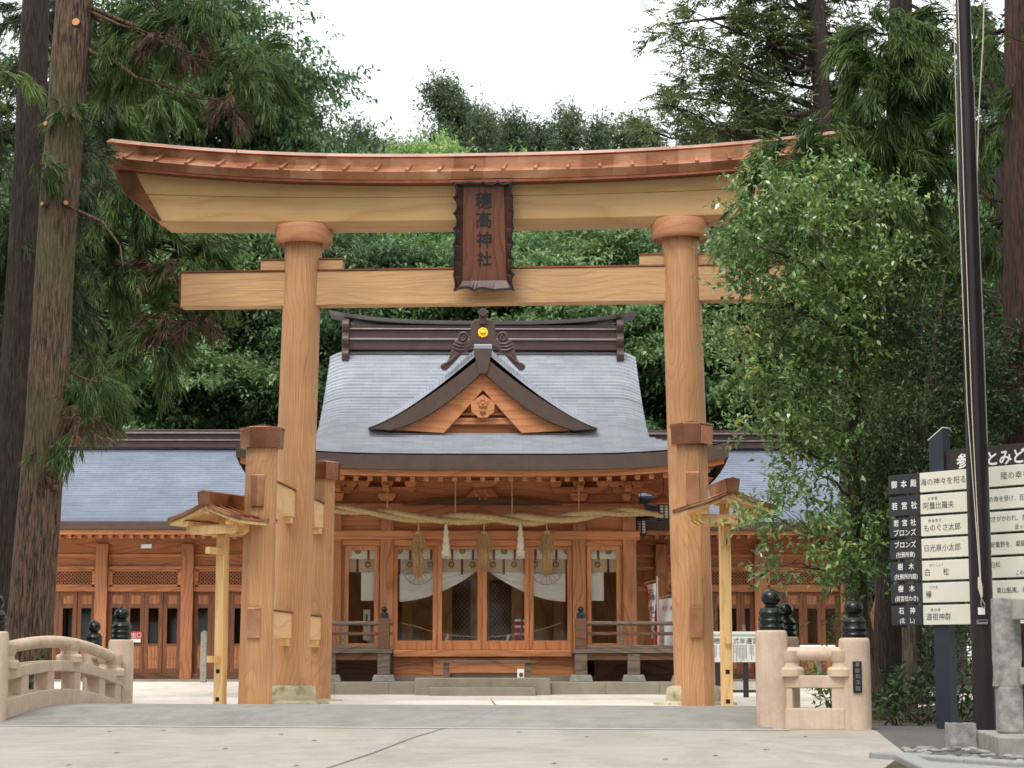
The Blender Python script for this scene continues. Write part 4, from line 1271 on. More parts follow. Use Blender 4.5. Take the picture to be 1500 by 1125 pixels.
# ornament crowning the gable, with the gilded flower disc
OY = GY - .02
def oc(dx, cy):                                  # from measured silhouette to metres at the ornament plane
    return (dx / 9.37 / F * OY, zof(440 + cy / 9.37, OY))
half = [(0, 270), (120, 272), (155, 310), (172, 380), (176, 470), (188, 540), (212, 552), (206, 500), (222, 450), (262, 432), (310, 440), (342, 480), (350, 540), (400, 560), (392, 590), (428, 615), (420, 660), (452, 720), (470, 800), (500, 850), (545, 862), (578, 890), (580, 930), (550, 960), (500, 950), (400, 850), (300, 740), (190, 660), (100, 628), (0, 622)]
poly = [oc(dx, cy) for dx, cy in half] + [oc(-dx, cy) for dx, cy in half[-2:0:-1]]
orn = outward(MB().prism(poly, OY - .09, OY + .12).build("ridge_ornament", M['ridge'], hall, bevel=.02))
for s in (-1, 1):
    sp = []
    for k in range(22):
        a = k / 21 * 2 * math.pi * 1.2
        rr_s = 70 - 42 * k / 21
        x_, z_ = oc(s * (275 - rr_s * math.cos(a) * 1.0), 515 - rr_s * math.sin(a))
        sp.append((x_, OY - .10, z_))
    MB().tube(sp, .022, 8).build("scroll", M['ridge'], orn, smooth=True)
    for (a0, b0, a1, b1) in ((230, 600, 385, 575), (250, 640, 415, 610), (240, 690, 430, 650), (330, 720, 560, 910)):
        p0, p1 = oc(s * a0, b0), oc(s * a1, b1)
        pm = oc(s * (a0 + a1) / 2, (b0 + b1) / 2 + 22)
        MB().tube([(p0[0], OY - .09, p0[1]), (pm[0], OY - .11, pm[1]), (p1[0], OY - .09, p1[1])], [.012, .03, .014], 8).build("carved_leaf", M['ridge'], orn, smooth=True)
    x_, z_ = oc(s * 545, 912)
    MB().lathe([(.02, -.10), (.062, -.08), (.07, 0), (.062, .08), (.02, .1)], n=14, M=MF(x_, OY, z_)).build("tail_knob", M['ridge'], orn, smooth=True)
x_, z_ = oc(0, 225)
MB().lathe([(.09, -.45), (.09, .22), (.08, .24)], n=18, M=MF(0, OY, oc(0, 190)[1])).build("bird_perch", M['ridge'], orn, smooth=True)
hb("perch_stem", -.075, .075, OY - .16, OY + .1, oc(0, 345)[1], oc(0, 150)[1], M['ridge'], .02, orn)
x_, z_ = oc(0, 455)
fl = MB()
for k in range(16):
    a = 2 * math.pi * k / 16
    fl.lathe([(.028, 0), (.024, .02), (.004, .03)], n=8, M=MF(.088 * math.cos(a), OY - .092, z_ + .088 * math.sin(a)))
fl.lathe([(.09, 0), (.085, .022), (.06, .024), (.03, .03), (.001, .045)], n=32, M=MF(0, OY - .092, z_))
fl.build("gilded_flower_disc", M['gold'], orn, smooth=True)

# ------------------------------------------------------------------ things on and in the hall
# sacred straw rope
rope_px = [(478, 744), (510, 747), (560, 752), (620, 760), (680, 760), (740, 760), (790, 762), (840, 757), (890, 751), (930, 750), (975, 755)]
RO = FY - .55
ctr = [at(px, py, RO) for px, py in rope_px]
def cat(pts, n):
    out = []
    P_ = [pts[0]] + pts + [pts[-1]]
    for i in range(1, len(P_) - 2):
        for k in range(n):
            t = k / n
            a, b, c, d = P_[i - 1], P_[i], P_[i + 1], P_[i + 2]
            out.append(.5 * ((2 * b) + (c - a) * t + (2 * a - 5 * b + 4 * c - d) * t * t + (3 * b - a - 3 * c + d) * t ** 3))
    out.append(P_[-2]); return out
cc = cat(ctr, 14)
rp = thing("straw_rope", "thick twisted straw rope hung across the hall front under the eaves", "rope", (0, RO, ctr[5].z))
for s_i in range(2):
    path, rad = [], []
    for i, p in enumerate(cc):
        a = i / len(cc) * 2 * math.pi * 3.2 + s_i * math.pi
        fat = .080 * (1 - .4 * abs(i / len(cc) * 2 - 1))
        path.append(p + Vector((0, math.cos(a), math.sin(a))) * fat * .86)
        rad.append(fat * (1 + .07 * math.sin(i * 2.1 + s_i)))
    MB().tube(path, rad, 14, jitter=.16).build("strand", M['straw'], rp, smooth=True)
for px in (567, 667, 750, 848):
    p = at(px, 758, RO)
    MB().tube([(p.x, RO, p.z + .05), (p.x, RO + .02, zof(700, RO))], .012, 6).build("hanging_cord", M['straw'], rp)
def straw_tassel(px, y0, y1, label):
    r = thing("straw_tassel", label, "tassel", at(px, y0, RO), 0, "straw tassels hanging from the rope")
    x = at(px, y0, RO).x
    z1, zm, z0 = zof(y0, RO), zof(y0 + (y1 - y0) * .48, RO), zof(y1, RO)
    MB().tube([(x, RO, z1 - .02), (x, RO, zof(768, RO))], .014, 6).build("cord", M['straw'], r)
    def skirt(za, zb_, ra, rb, nm, n=150):
        mb = MB()
        for k in range(n):
            a = random.random() * 6.283; q = math.sqrt(random.random())
            p0 = Vector((x + ra * q * math.cos(a), RO + ra * q * math.sin(a), za))
            q2 = q * (1 + random.uniform(-.1, .25))
            p1 = Vector((x + rb * q2 * math.cos(a) + random.uniform(-.01, .01), RO + rb * q2 * math.sin(a), zb_ + (random.random() * .14 if q < .8 else .06 + random.random() * .12)))
            mid = p0.lerp(p1, .5) + Vector((math.cos(a), math.sin(a), 0)) * .012
            mb.tube([p0, mid, p1], [.010, .010, .004], 4)
        mb.build(nm, M['straw_dark'], r)
    skirt(z1, zm, .05, .165, "upper_skirt", 220); skirt(zm + .12, z0, .085, .085, "lower_skirt")
    MB().lathe([(.03, .03), (.065, .0), (.07, -.03), (.065, -.06)], (x, RO, z1), 14).build("binding", M['straw'], r, smooth=True)
straw_tassel(613, 780, 848, "brown straw tassel hanging left of both white tassels")
straw_tassel(709, 780, 841, "brown straw tassel hanging in the middle between the two white tassels")
straw_tassel(801, 779, 846, "brown straw tassel hanging right of both white tassels")
for px, lb in ((653.5, "white hemp tassel between left and middle straw tassels"), (762.5, "white hemp tassel between middle and right straw tassels")):
    p = at(px, 767, RO - .1)
    r = thing("white_tassel", lb, "tassel", p, 0, "white tassels hanging from the rope")
    za, zb_ = p.z, zof(815, RO - .1)
    prof = []
    for k in range(17):
        t = k / 16
        prof.append((.02 + .075 * t ** .7 + .012 * math.sin(k * 1.9) * (t > .15), za + (zb_ - za) * t))
    MB().lathe(prof, (p.x, RO - .1, 0), 12).build("body", M['white_rope'], r, smooth=True)
    fr = MB()
    for k in range(60):
        a = random.random() * 6.28; q = .095 * math.sqrt(random.random())
        fr.tube([(p.x + q * math.cos(a), RO - .1 + q * math.sin(a), zb_ + .06), (p.x + q * 1.15 * math.cos(a), RO - .1 + q * 1.15 * math.sin(a), zb_ - random.random() * .05)], .007, 4)
    fr.build("fringe", M['white_rope'], r)

# crested valance behind the doors
VY = FY + .085
va = thing("crested_valance", "pale valance with green and ochre round crests and red bands behind the hall doors", "curtain", (0, VY, zof(838, VY)))
def vx(px): return (px - 707) / F * VY
zva, zvm, zvb = zof(797, VY), zof(819, VY), zof(838, VY)
def cloth(x0, x1, z0, z1, y, amp=.015, n=40):
    return [[(x0 + (x1 - x0) * k / n, y + amp * math.sin(k * 1.1 + z * 3), z) for k in range(n + 1)] for z in np.linspace(z1, z0, 4)]
for a, b in ((512, 556), (577, 838), (859, 903)):
    n = max(6, int((b - a) / 5))
    mb = MB().grid(cloth(vx(a), vx(b), zvm, zva, VY, .012, n))
    mb.build("upper_cloth", M['paper'], va, smooth=True)
    MB().grid(cloth(vx(a), vx(b), zvb, zvm + .01, VY + .03, .012, n)).build("lower_cloth", plain('worn_cream_cloth', S(206, 184, 162), .9, 0, .06, 5, .1) if 'cc_' not in M else M['cc_'], va, smooth=True)
for row, zc, off, zb0_ in ((0, zof(807.5, VY), 0, zvm - .02), (1, zof(827, VY), 14.5, zvb - .05)):
    for k in range(-7, 8):
        px = 708 + k * 30.5 + off * (1 if row else 0) - (0 if row else 0)
        if not (514 < px < 556 or 579 < px < 836 or 860 < px < 902): continue
        y = VY - .02 + row * .02
        MB().lathe([(.062, 0), (.06, .004), (.046, .004), (.046, .0)], n=24, M=MF(vx(px), y - .004, zc), caps=False).build("crest_ring", M['crest_green'], va)
        MB().box(vx(px) - .032, vx(px) + .032, y - .010, y - .004, zc - .032, zc + .032).build("crest", M['gold_paint'], va)
    for k in range(-8, 9):
        px = 708 + (k + .5) * 30.5 + off
        if not (514 < px < 556 or 579 < px < 836 or 860 < px < 902): continue
        y = VY - .022 + row * .02
        zt = zva if row == 0 else zvm
        MB().box(vx(px) - .022, vx(px) + .004, y - .006, y, zb0_, zt).build("red_band", M['pink_red'], va)
        MB().box(vx(px) + .0045, vx(px) + .026, y - .005, y + .001, zb0_, zt).build("dark_band", M['hall_dark'] if row == 0 else M['ink'], va)
# swagged white curtains
for s, lb in ((-1, "white swagged curtain gathered up toward the centre behind the left door panes"), (1, "white swagged curtain gathered up toward the centre behind the right door panes")):
    Y2 = FY + .16
    sx = lambda px: (px - 707) / F * Y2
    r = thing("swag_curtain", lb, "curtain", (s * 1.0, Y2, zof(880, Y2)), 0, "white curtains inside the hall")
    rows = []
    zt = zof(834, Y2)
    NX, NZ = 30, 22
    for j in range(NZ + 1):
        v = j / NZ
        row = []
        for i in range(NX + 1):
            u = i / NX                       # 0 outer .. 1 at the tie near the centre
            x = s * (abs(sx(586)) * (1 - u) + abs(sx(703)) * u)
            drop = (zt - zof(880, Y2)) * (1 - u ** 1.9)
            z = zt + .03 * u - (drop + .02) * v
            fold = .035 * math.sin(v * 26 * (1 - .2 * u)) * (1 - .35 * u) * min(1, 6 * u + .15)
            row.append((x, Y2 + fold * .8 + .02 * math.sin(u * 9), z))
        rows.append(row)
    o = MB().grid(rows).build("cloth", M['white'], r, smooth=True)
    # faint rosette crest drawn in thin lines
    cx_, cz = s * abs(sx(614)), zt
    ln = MB()
    for k in range(9):
        a = R(180 + 22.5 * k)
        r0, r1 = .06, .33
        ln.beam((cx_ + r0 * math.cos(a), Y2 - .055, cz + r0 * math.sin(a)), (cx_ + r1 * math.cos(a), Y2 - .055, cz + r1 * math.sin(a)), .006, .006, up=(0, 1, 0))
    arcp = [(cx_ + .33 * math.cos(R(180 + 5 * k)), Y2 - .055, cz + .33 * math.sin(R(180 + 5 * k))) for k in range(37)]
    ln.tube(arcp, .004, 4)
    ln.build("crest_lines", M['grey_ink'], r)
    # plain white hanging cloth in the side bay
    a, b = (530, 556) if s < 0 else (858, 884)
    r2 = thing("hanging_cloth", "plain white cloth hanging in the %s side window of the hall" % ("left" if s < 0 else "right"), "curtain", (vx((a + b) / 2), FY + .5, zof(880, FY + .5)))
    Y3 = FY + .15
    rows = [[((a + (b - a) * k / 10 - 707) / F * Y3, Y3 + .012 * math.sin(k * 1.7), z) for k in range(11)] for z in np.linspace(zof(836, Y3), zof(880, Y3), 6)]
    MB().grid(rows).build("cloth", M['white'], r2, smooth=True)
# rope barrier, paper signs, red-white columns inside
Y4 = FY + .45
rb = thing("rope_barrier", "thin sagging rope inside the glass doors of the hall", "rope", at(707, 930, Y4))
pts = [at(586, 912, Y4), at(610, 918, Y4), at(650, 929, Y4), at(707, 933, Y4), at(760, 929, Y4), at(800, 920, Y4), at(822, 912, Y4)]
MB().tube(cat(pts, 6), .014, 6).build("cord", M['straw'], rb, smooth=True)
for px in (655, 744):
    p = at(px, 929, Y4)
    MB().add([(p.x, Y4 - .02, p.z), (p.x + .05, Y4 - .02, p.z - .02), (p.x - .0, Y4 - .02, p.z - .14), (p.x - .05, Y4 - .02, p.z - .12)], [(0, 1, 2, 3)]).build("paper_streamer", M['white'], rb)
for px, lb in ((758.5, "red and white banded upright box behind the glass, left one of two"), (770, "red and white banded upright box behind the glass, right one of two")):
    p = at(px, 945, FY + .6)
    r = thing("banded_box", lb, "box", (p.x, FY + .6, z_fl), 0, "red and white boxes inside the hall")
    zt = zof(907, FY + .6)
    MB().box(p.x - .065, p.x + .065, FY + .55, FY + .65, z_fl, zt).build("box", plain('crimson_card', S(176, 40, 66), .7, 0, .05, 5, 0), r, bevel=.005)
    for q in (.25, .55, .8, 1.0):
        z = z_fl + (zt - z_fl) * q - .05
        MB().box(p.x - .067, p.x + .067, FY + .546, FY + .654, z, z + .05).build("white_band", M['white'], r)
p = at(537, 920, FY + .5)
r = thing("paper_notice", "small white paper notice standing in the left side window of the hall", "notice", (p.x, FY + .5, z_fl))
MB().box(p.x - .075, p.x + .075, FY + .5, FY + .51, zof(938, FY + .5), zof(893, FY + .5)).build("sheet", M['white'], r)
MB().box(p.x - .02, p.x + .02, FY + .495, FY + .499, zof(918, FY + .5), zof(900, FY + .5)).build("printing", M['grey_ink'], r)
p = at(545, 925, FY + .9)
r = thing("drum", "round taiko drum seen side on behind the left side window", "drum", (p.x, FY + .9, z_fl))
MB().lathe([(.26, -.2), (.33, 0), (.26, .2)], n=28, M=Matrix.Translation((p.x + .05, FY + 1.1, z_fl + .38)) @ Matrix.Rotation(R(90), 4, 'X')).build("drum_body", M['inner_wood'], r, smooth=True)
MB().lathe([(.25, 0), (.25, .012)], n=28, M=Matrix.Translation((p.x + .05, FY + .898, z_fl + .38)) @ Matrix.Rotation(R(90), 4, 'X')).build("drum_skin", M['paper'], r)
# bench in front of the hall
z_be = zof(967.5, PY + .6); BYY = PY + .75
be = thing("bench", "low weathered wooden bench before the hall doors on the stone step", "bench", (0, BYY, z_pl))
bx0, bx1 = (643 - 707) / F * BYY, (785 - 707) / F * BYY
MB().box(bx0, bx1, BYY - .2, BYY + .2, z_be - .055, z_be).build("seat", M['grey_wood'], be, bevel=.008)
for px in (654.5, 773):
    x = (px - 707) / F * BYY
    MB().box(x - .06, x + .06, BYY - .16, BYY + .16, z_pl, z_be - .057).build("leg", M['grey_wood'], be, bevel=.006)
MB().box((660 - 707) / F * BYY, (767 - 707) / F * BYY, BYY - .03, BYY + .03, z_pl + .06, z_pl + .18).build("stretcher", M['grey_wood'], be, bevel=.006)
x = (762.5 - 707) / F * (BYY - .24)
r = thing("small_notice", "small white notice with a dark round mark leaning on the bench end", "notice", (x, BYY - .24, z_pl))
MB().box(x - .07, x + .07, BYY - .24, BYY - .225, z_pl + .0, z_pl + .26).build("card", M['white'], r)
MB().lathe([(.045, 0), (.045, .004)], n=18, M=MF(x + .01, BYY - .241, z_pl + .14)).build("printed_mark", M['hall_dark'], r)
# hanging lanterns at the right eave
for px, py, lb in ((972, 750, "dark metal hanging lantern at the right eave nearest the gate leg"), (939, 772, "dark metal hanging lantern under the straw rope beside the right corner pillar")):
    LY = FY - .5 if px > 950 else FY + 1.0
    p = at(px, py, LY)
    r = thing("hanging_lantern", lb, "lantern", p, 0, "hanging lanterns at the hall eave")
    for k in range(6):
        a = R(60 * k + 30)
        MB().box(p.x + .12 * math.cos(a) - .012, p.x + .12 * math.cos(a) + .012, LY + .12 * math.sin(a) - .012, LY + .12 * math.sin(a) + .012, p.z - .16, p.z + .16).build("bar", M['iron'], r)
    MB().lathe([(.105, -.13), (.105, .13)], (p.x, LY, p.z), 6).build("pane", M['paper'], r)
    gr = MB()
    for z in (-.09, -.03, .03, .09): gr.lathe([(.115, z - .006), (.122, z - .006), (.122, z + .006), (.115, z + .006)], (p.x, LY, p.z), 6, caps=False)
    gr.build("grille", M['iron'], r)
    MB().lathe([(.36, .16), (.34, .19), (.2, .29), (.05, .40), (.04, .44)], (p.x, LY, p.z), 6).build("lantern_roof", M['hall_x'] if px > 950 else M['iron'], r)
    MB().lathe([(.14, -.2), (.16, -.16)], (p.x, LY, p.z), 6).build("base", M['iron'], r)
    MB().tube([(p.x, LY, p.z + .44), (p.x, LY, p.z + .75)], .01, 6).build("chain", M['iron'], r)

# ------------------------------------------------------------------ side corridors
CY = 53.0
def corridor(label, x0, x1, pill_px, blank=None):
    r = thing("corridor_hall", label, "shrine hall", ((x0 + x1) / 2, CY, 0), 0, "low side halls flanking the worship hall")
    B = lambda nm, a, b, y0, y1, z0, z1, m, bev=.006, par=None: MB().box(a, b, y0, y1, z0, z1).build(nm, m, par or r, bevel=bev)
    zpl = zof(995, CY - .8)
    B("plinth", x0, x1, CY - .9, CY + 5, -.05, zpl, M['platform'], .015)
    # roof with courses
    ey, ry = CY - 1.25, CY + 2.6
    ze, zr_ = zof(765, ey), zof(655, ry)
    nc = 42
    for sy in (1, -1):
        vs, fs, uvs = [], [], []
        cols = 14
        for i in range(nc):
            for t, dz in ((i / nc, .02), ((i + 1) / nc, 0)):
                for k in range(cols + 1):
                    x = x0 - .0 + (x1 - x0) * k / cols
                    y = ey + (ry - ey) * t
                    if sy < 0: y = 2 * ry - y
                    vs.append((x, y, ze + (zr_ - ze) * (.72 * t + .28 * t * t) + dz)); uvs.append((x, t * 5.4))
        for i in range(2 * nc - 1):
            for k in range(cols):
                a = i * (cols + 1) + k
                fs.append((a, a + 1, a + cols + 2, a + cols + 1))
        o = MB().add(vs, fs).build("roof", M['roof_far'], r)
        ul = o.data.uv_layers.new(name="UVMap")
        li = np.empty(len(o.data.loops), dtype=np.int32); o.data.loops.foreach_get("vertex_index", li)
        ul.data.foreach_set("uv", np.array(uvs, dtype=np.float32)[li].ravel())
        if sum(p.normal.z for p in o.data.polygons) < 0: o.data.flip_normals()
    zt = zof(631, ry)
    h = zt - zr_
    rg = B("ridge", x0, x1, ry - .28, ry + .28, zr_ - .05, zr_ + h * .28, M['ridge'])
    B("ridge_course", x0, x1, ry - .34, ry + .34, zr_ + h * .28 + .002, zr_ + h * .36, M['ridge_pale'], .006, rg)
    B("ridge_course", x0, x1, ry - .26, ry + .26, zr_ + h * .36 + .002, zr_ + h * .70, M['ridge'], .006, rg)
    B("ridge_course", x0, x1, ry - .36, ry + .36, zr_ + h * .70 + .002, zr_ + h * .80, M['ridge_pale'], .006, rg)
    B("ridge_course", x0, x1, ry - .24, ry + .24, zr_ + h * .80 + .002, zr_ + h, M['ridge'], .006, rg)
    z775, z784 = zof(776, ey), zof(783, ey)
    B("eave_edge", x0, x1, ey - .02, ey + .35, z775, ze + .018, M['eave_dark'])
    B("eave_board", x0, x1, ey + .06, ey + .16, z784, z775 - .002, M['hall_lit'])
    mb = MB().grid([[(x0, ey + .1, z775 - .02), (x1, ey + .1, z775 - .02)], [(x0, CY + .1, z775 + .3), (x1, CY + .1, z775 + .3)]])
    mb.build("soffit", M['hall_x'], r)
    nraf = int((x1 - x0) / .26)
    for k in range(nraf):
        x = x0 + .13 + k * .26
        MB().beam((x, ey + .12, z784 - .05), (x, CY, z784 + .2), .1, .1).build("rafter", M['hall_x'], r)
    # facade
    zs = {k: zof(k, CY) for k in (795, 800, 812, 826, 833, 836, 857, 860, 867, 985, 892, 943, 984)}
    z_lo = zpl
    ztop = zof(782, CY)
    B("wall_beam", x0, x1, CY - .12, CY + .1, zof(798, CY), ztop, M['hall_x'])
    B("lattice_beam", x0, x1, CY - .1, CY + .08, zs[867], zs[860], M['hall_x'])
    B("lattice_beam", x0, x1, CY - .1, CY + .08, zof(835, CY), zof(830, CY), M['hall_x'])
    B("plank_panel", x0, x1, CY + .0, CY + .03, zof(830, CY) + .002, zof(798, CY) - .002, M['hall_x'], 0)
    B("panel_batten", x0, x1, CY - .04, CY - .002, zof(816, CY), zof(812, CY), M['hall_lit'], .004)
    B("inner_wall", x0, x1, CY + 2.5, CY + 2.55, zpl, ztop, M['inner_wood'], 0)
    B("inner_floor", x0, x1, CY + .06, CY + 2.5, zpl, zpl + .08, M['inner_wood'], 0)
    B("inner_ceiling", x0, x1, CY + .12, CY + 2.5, zof(798, CY), zof(798, CY) + .05, M['inner_wood'], 0)
    xs_ = [(p - 707) / F * CY for p in pill_px]
    for x in xs_:
        B("pillar", x - .155, x + .155, CY - .2, CY + .1, zpl, zof(797, CY) - .002, M['hall_z'], .012)
    for a, b in zip(xs_[:-1], xs_[1:]):
        a, b = a + .157, b - .157
        # diagonal lattice
        fr = MB()
        z0, z1 = zs[857], zof(837, CY)
        fr.box(a + .04, b - .04, CY - .06, CY - .0, zs[860] + .002, z0).box(a + .04, b - .04, CY - .06, CY, z1, zof(835, CY) - .002)
        fr.box(a + .002, a + .1, CY - .06, CY, zs[860] + .002, zof(835, CY) - .002).box(b - .1, b - .002, CY - .06, CY, zs[860] + .002, zof(835, CY) - .002)
        lo = fr.build("lattice_window", M['hall_lit'], r)
        lm = MB(); hgt = z1 - z0
        nx = int((b - a) / .095) + 6
        for k in range(-5, nx):
            for s in (1, -1):
                xa = a + k * .095; xb = xa + hgt * 1.05
                za, zb_ = (z0, z1) if s > 0 else (z1, z0)
                xa2, xb2, za2, zb2 = xa, xb, za, zb_
                lo_x, hi_x = a + .1, b - .1
                if xb2 < lo_x or xa2 > hi_x: continue
                if xa2 < lo_x: q = (lo_x - xa2) / (xb2 - xa2); za2 = za2 + (zb2 - za2) * q; xa2 = lo_x
                if xb2 > hi_x: q = (hi_x - xa2) / (xb2 - xa2); zb2 = za2 + (zb2 - za2) * q; xb2 = hi_x
                if xb2 - xa2 > .01: lm.beam((xa2, CY - .03, za2), (xb2, CY - .03, zb2), .022, .018, up=(0, 1, 0))
        lm.build("lattice", M['hall_x'], lo)
        MB().box(a, b, CY + .12, CY + .14, z0 - .02, z1 + .02).build("shade_backing", M['carved_dark'], lo)  # dark sheet standing in for the unlit interior's shade behind the lattice
        # four door leaves
        nl = 4 if (b - a) > 1.2 else 2
        wd = (b - a) / nl
        zt_, zb_ = zs[867] - .003, zof(986, CY)
        for k in range(nl):
            p, q = a + k * wd + .004, a + (k + 1) * wd - .004
            y0 = CY - .04 + (.03 if k in (0, nl - 1) else 0)
            t = .105
            d = MB()
            d.box(p, p + t, y0, y0 + .035, zb_, zt_).box(q - t, q, y0, y0 + .035, zb_, zt_)
            zz = [zb_, zb_ + .12, zof(946, CY), zof(943, CY), zof(891, CY), zof(885, CY), zof(872, CY), zt_]
            for u in (0, 2, 4, 6): d.box(p + t, q - t, y0, y0 + .035, zz[u], zz[u + 1])
            do = d.build("door_leaf", M['door_wood'], r, bevel=.003)
            MB().box(p + t, q - t, y0 + .012, y0 + .02, zz[3] + .002, zz[4] - .002).build("pane", M['dark_glass'], do)
            g_ = MB().box(p + t, q - t, y0 + .014, y0 + .024, zz[1] + .002, zz[2] - .002)
            g2 = MB().box(p + t, q - t, y0 + .014, y0 + .024, zz[5] + .002, zz[6] - .002)
            for u in range(1, 3):
                xx = p + t + (q - p - 2 * t) * u / 3
                g_.box(xx - .012, xx + .012, y0 + .003, y0 + .0135, zz[1] + .003, zz[2] - .003)
                g2.box(xx - .012, xx + .012, y0 + .003, y0 + .0135, zz[5] + .003, zz[6] - .003)
            g_.box(p + t + .002, q - t - .002, y0 - .001, y0 + .0029, (zz[1] + zz[2]) / 2 - .02, (zz[1] + zz[2]) / 2 + .02)
            g_.build("door_panel", M['hall_z'], do); g2.build("door_panel", M['hall_z'], do)
    B("door_sill", x0, x1, CY - .14, CY + .06, zpl + .002, zof(986, CY) - .003, M['hall_dark'])
    return r
lc = corridor("low timber side hall with slate blue roof left of the worship hall", -14.2, -3.5, (-95, 30, 154, 278.6, 403, 450))
rc = corridor("low slate roofed timber side hall right of the worship hall, partly behind leaves", 3.5, 9.75, (968, 1015, 1112, 1237))
# things on the left corridor
p = at(215, 800, CY - .7)
fl = thing("floodlight", "small pale floodlight under the eave of the left side hall", "lamp", p)
MB().box(p.x - .16, p.x + .16, CY - .75, CY - .62, p.z - .07, p.z + .07).build("housing", M['steel'], fl, bevel=.02)
MB().box(p.x - .13, p.x + .13, CY - .755, CY - .751, p.z - .05, p.z + .05).build("lens", M['white'], fl)
MB().tube([(p.x, CY - .69, p.z + .07), (p.x, CY - .69, p.z + .30)], .02, 8).build("bracket", M['steel'], fl)
p = at(198, 932, CY - .1)
nt_ = thing("red_notice", "red and white exit notice fixed on a door of the left side hall", "notice", p)
MB().box(p.x - .14, p.x + .14, CY - .085, CY - .07, zof(941, CY), zof(925, CY)).build("board", M['red'], nt_)
MB().box(p.x - .14, p.x + .14, CY - .087, CY - .0855, zof(941, CY), zof(936, CY)).build("white_strip", M['white'], nt_)
MB().text("出口", (p.x + .02, CY - .0875, zof(930.5, CY)), (1, 0, 0), (0, 0, 1), .15).build("lettering", M['white_ink'], nt_)
cu = thing("door_curtain", "white curtain with one red stripe behind the leftmost door panes of the left side hall", "curtain", at(120, 920, CY + .2))
x0_, x1_ = (70 - 707) / F * CY, (148 - 707) / F * CY
rows = [[(x0_ + (x1_ - x0_) * k / 40, CY + .16 + .02 * math.sin(k * 1.3), z) for k in range(41)] for z in (zof(868, CY), zof(945, CY))]
MB().grid(rows).build("cloth", M['white'], cu, smooth=True)
xx = (103 - 707) / F * CY
MB().box(xx - .035, xx + .035, CY + .125, CY + .135, zof(945, CY), zof(868, CY)).build("red_stripe", M['red'], cu)
# stone bollard post
p = gp(298, 997, .01)
p = Vector((xof(298, 50, 990), 50, 0))
sp_ = thing("stone_post", "slim grey square stone post standing before the left side hall", "post", (p.x, 50, 0))
MB().box(p.x - .075, p.x + .075, 49.93, 50.07, -.02, zof(926, 50)).build("shaft", M['stone'], sp_, bevel=.015)
outward(MB().prism([(p.x - .075, zof(926, 50)), (p.x + .075, zof(926, 50)), (p.x, zof(926, 50) + .04)], 49.93, 50.07).build("peaked_top", M['stone'], sp_))
# nobori banners
def banner(label, px, y_top, px_pole, Y, wpx, chars, colr, tilt, edges):
    b0 = Vector((xof(px_pole, Y, 950), Y, z_pl))
    r = thing("banner", label, "banner", b0, 0, "tall cloth banners right of the hall")
    zt = zof(y_top, Y)
    MB().tube([(b0.x, Y, z_pl), (b0.x - .02, Y, zt + .12)], .02, 8).build("pole", M['white_ink'], r, smooth=True)
    w_ = wpx / F * Y
    MB().tube([(b0.x + .2 * w_, Y, zt + .06), (b0.x - w_ - .05, Y, zt - .04)], .012, 6).build("cross_bar", M['straw'], r)
    zb_ = zof(945, Y) - .1
    rows = []
    for j in range(13):
        v = j / 12
        z = zt - .03 + (zb_ - zt) * v
        ww = w_ * (1 - tilt * min(1, v * 1.6))
        rows.append([(b0.x - .03 - ww + ww * i / 8, Y - .02 + .03 * math.sin(i * .8 + v * 5), z - .05 * (1 - i / 8)) for i in range(9)])
    c = MB().grid(rows).build("cloth", M['white'], r, smooth=True)
    if edges:
        MB().grid([[(q[0][0] - .004, q[0][1] - .006, q[0][2]), (q[0][0] + .05, q[0][1] - .006, q[0][2])] for q in rows]).build("red_border", M['red'], r)
        MB().grid([[(q[-1][0] - .05, q[-1][1] - .006, q[-1][2]), (q[-1][0] + .004, q[-1][1] - .006, q[-1][2])] for q in rows]).build("red_border", M['red'], r)
    mb = MB()
    if edges:
        for i, ch in enumerate(chars):
            q = rows[min(12, 1 + int(i * 1.5))]
            mb.text(ch, (q[4][0] + .0, Y - .07, q[4][2] - .06), (1, 0, 0), (0, 0, 1), .17)
    else:
        for i, ch in enumerate(chars):
            mb.text(ch, (b0.x - w_ * (.72 - .5 * i), Y - .07, zt - .28), (1, 0, 0), (0, 0, 1), .14)
    mb.build("lettering", M['ink'] if edges else M['red'], r)
    return r
banner("white banner with red borders and black brush writing beside the hall corner", 955, 852, 964.5, 45.6, 17, "お神札こちら", 'ink', .5, True)
banner("plain white banner with two red characters beside the red bordered banner", 980, 873, 990, 45.9, 22, "祈和", 'red', .0, False)
# notice board right
NBY = 40.0
p = Vector((xof(1090, NBY, 990), NBY, 0))
nb_ = thing("notice_board", "white festival notice board on dark legs beyond the right gate legs", "notice board", p)
xa, xb = xof(1040, NBY, 950), xof(1150, NBY, 950)
MB().box(xa, xb, NBY, NBY + .03, zof(970, NBY), zof(925, NBY)).build("board", M['white'], nb_, bevel=.004)
MB().box(xa, xb, NBY - .003, NBY - .0005, zof(932, NBY), zof(929, NBY)).build("green_line", plain('pale_green_line', S(170, 200, 160), .7, 0, .05, 5, 0), nb_)
MB().text("穂高　式年遷宮祭", (xof(1083, NBY, 938), NBY - .004, zof(939, NBY)), (1, 0, 0), (0, 0, 1), .125).build("lettering", M['ink'], nb_)
fine = MB()
x = xa + .06
while x < xb - .05:
    L_ = random.uniform(.1, .34)
    z1 = zof(945, NBY)
    zq = z1
    while zq > z1 - L_:
        fine.box(x, x + .012, NBY - .003, NBY - .0008, zq - .018, zq)
        zq -= .026
    x += random.choice((.028, .028, .028, .07))
fine.build("small_print", M['grey_ink'], nb_)
for px in (1052, 1093, 1140):
    x = xof(px, NBY, 985)
    MB().box(x - .05, x + .05, NBY + .031, NBY + .10, .0, zof(925, NBY)).build("leg", M['sign_dark'], nb_, bevel=.004)
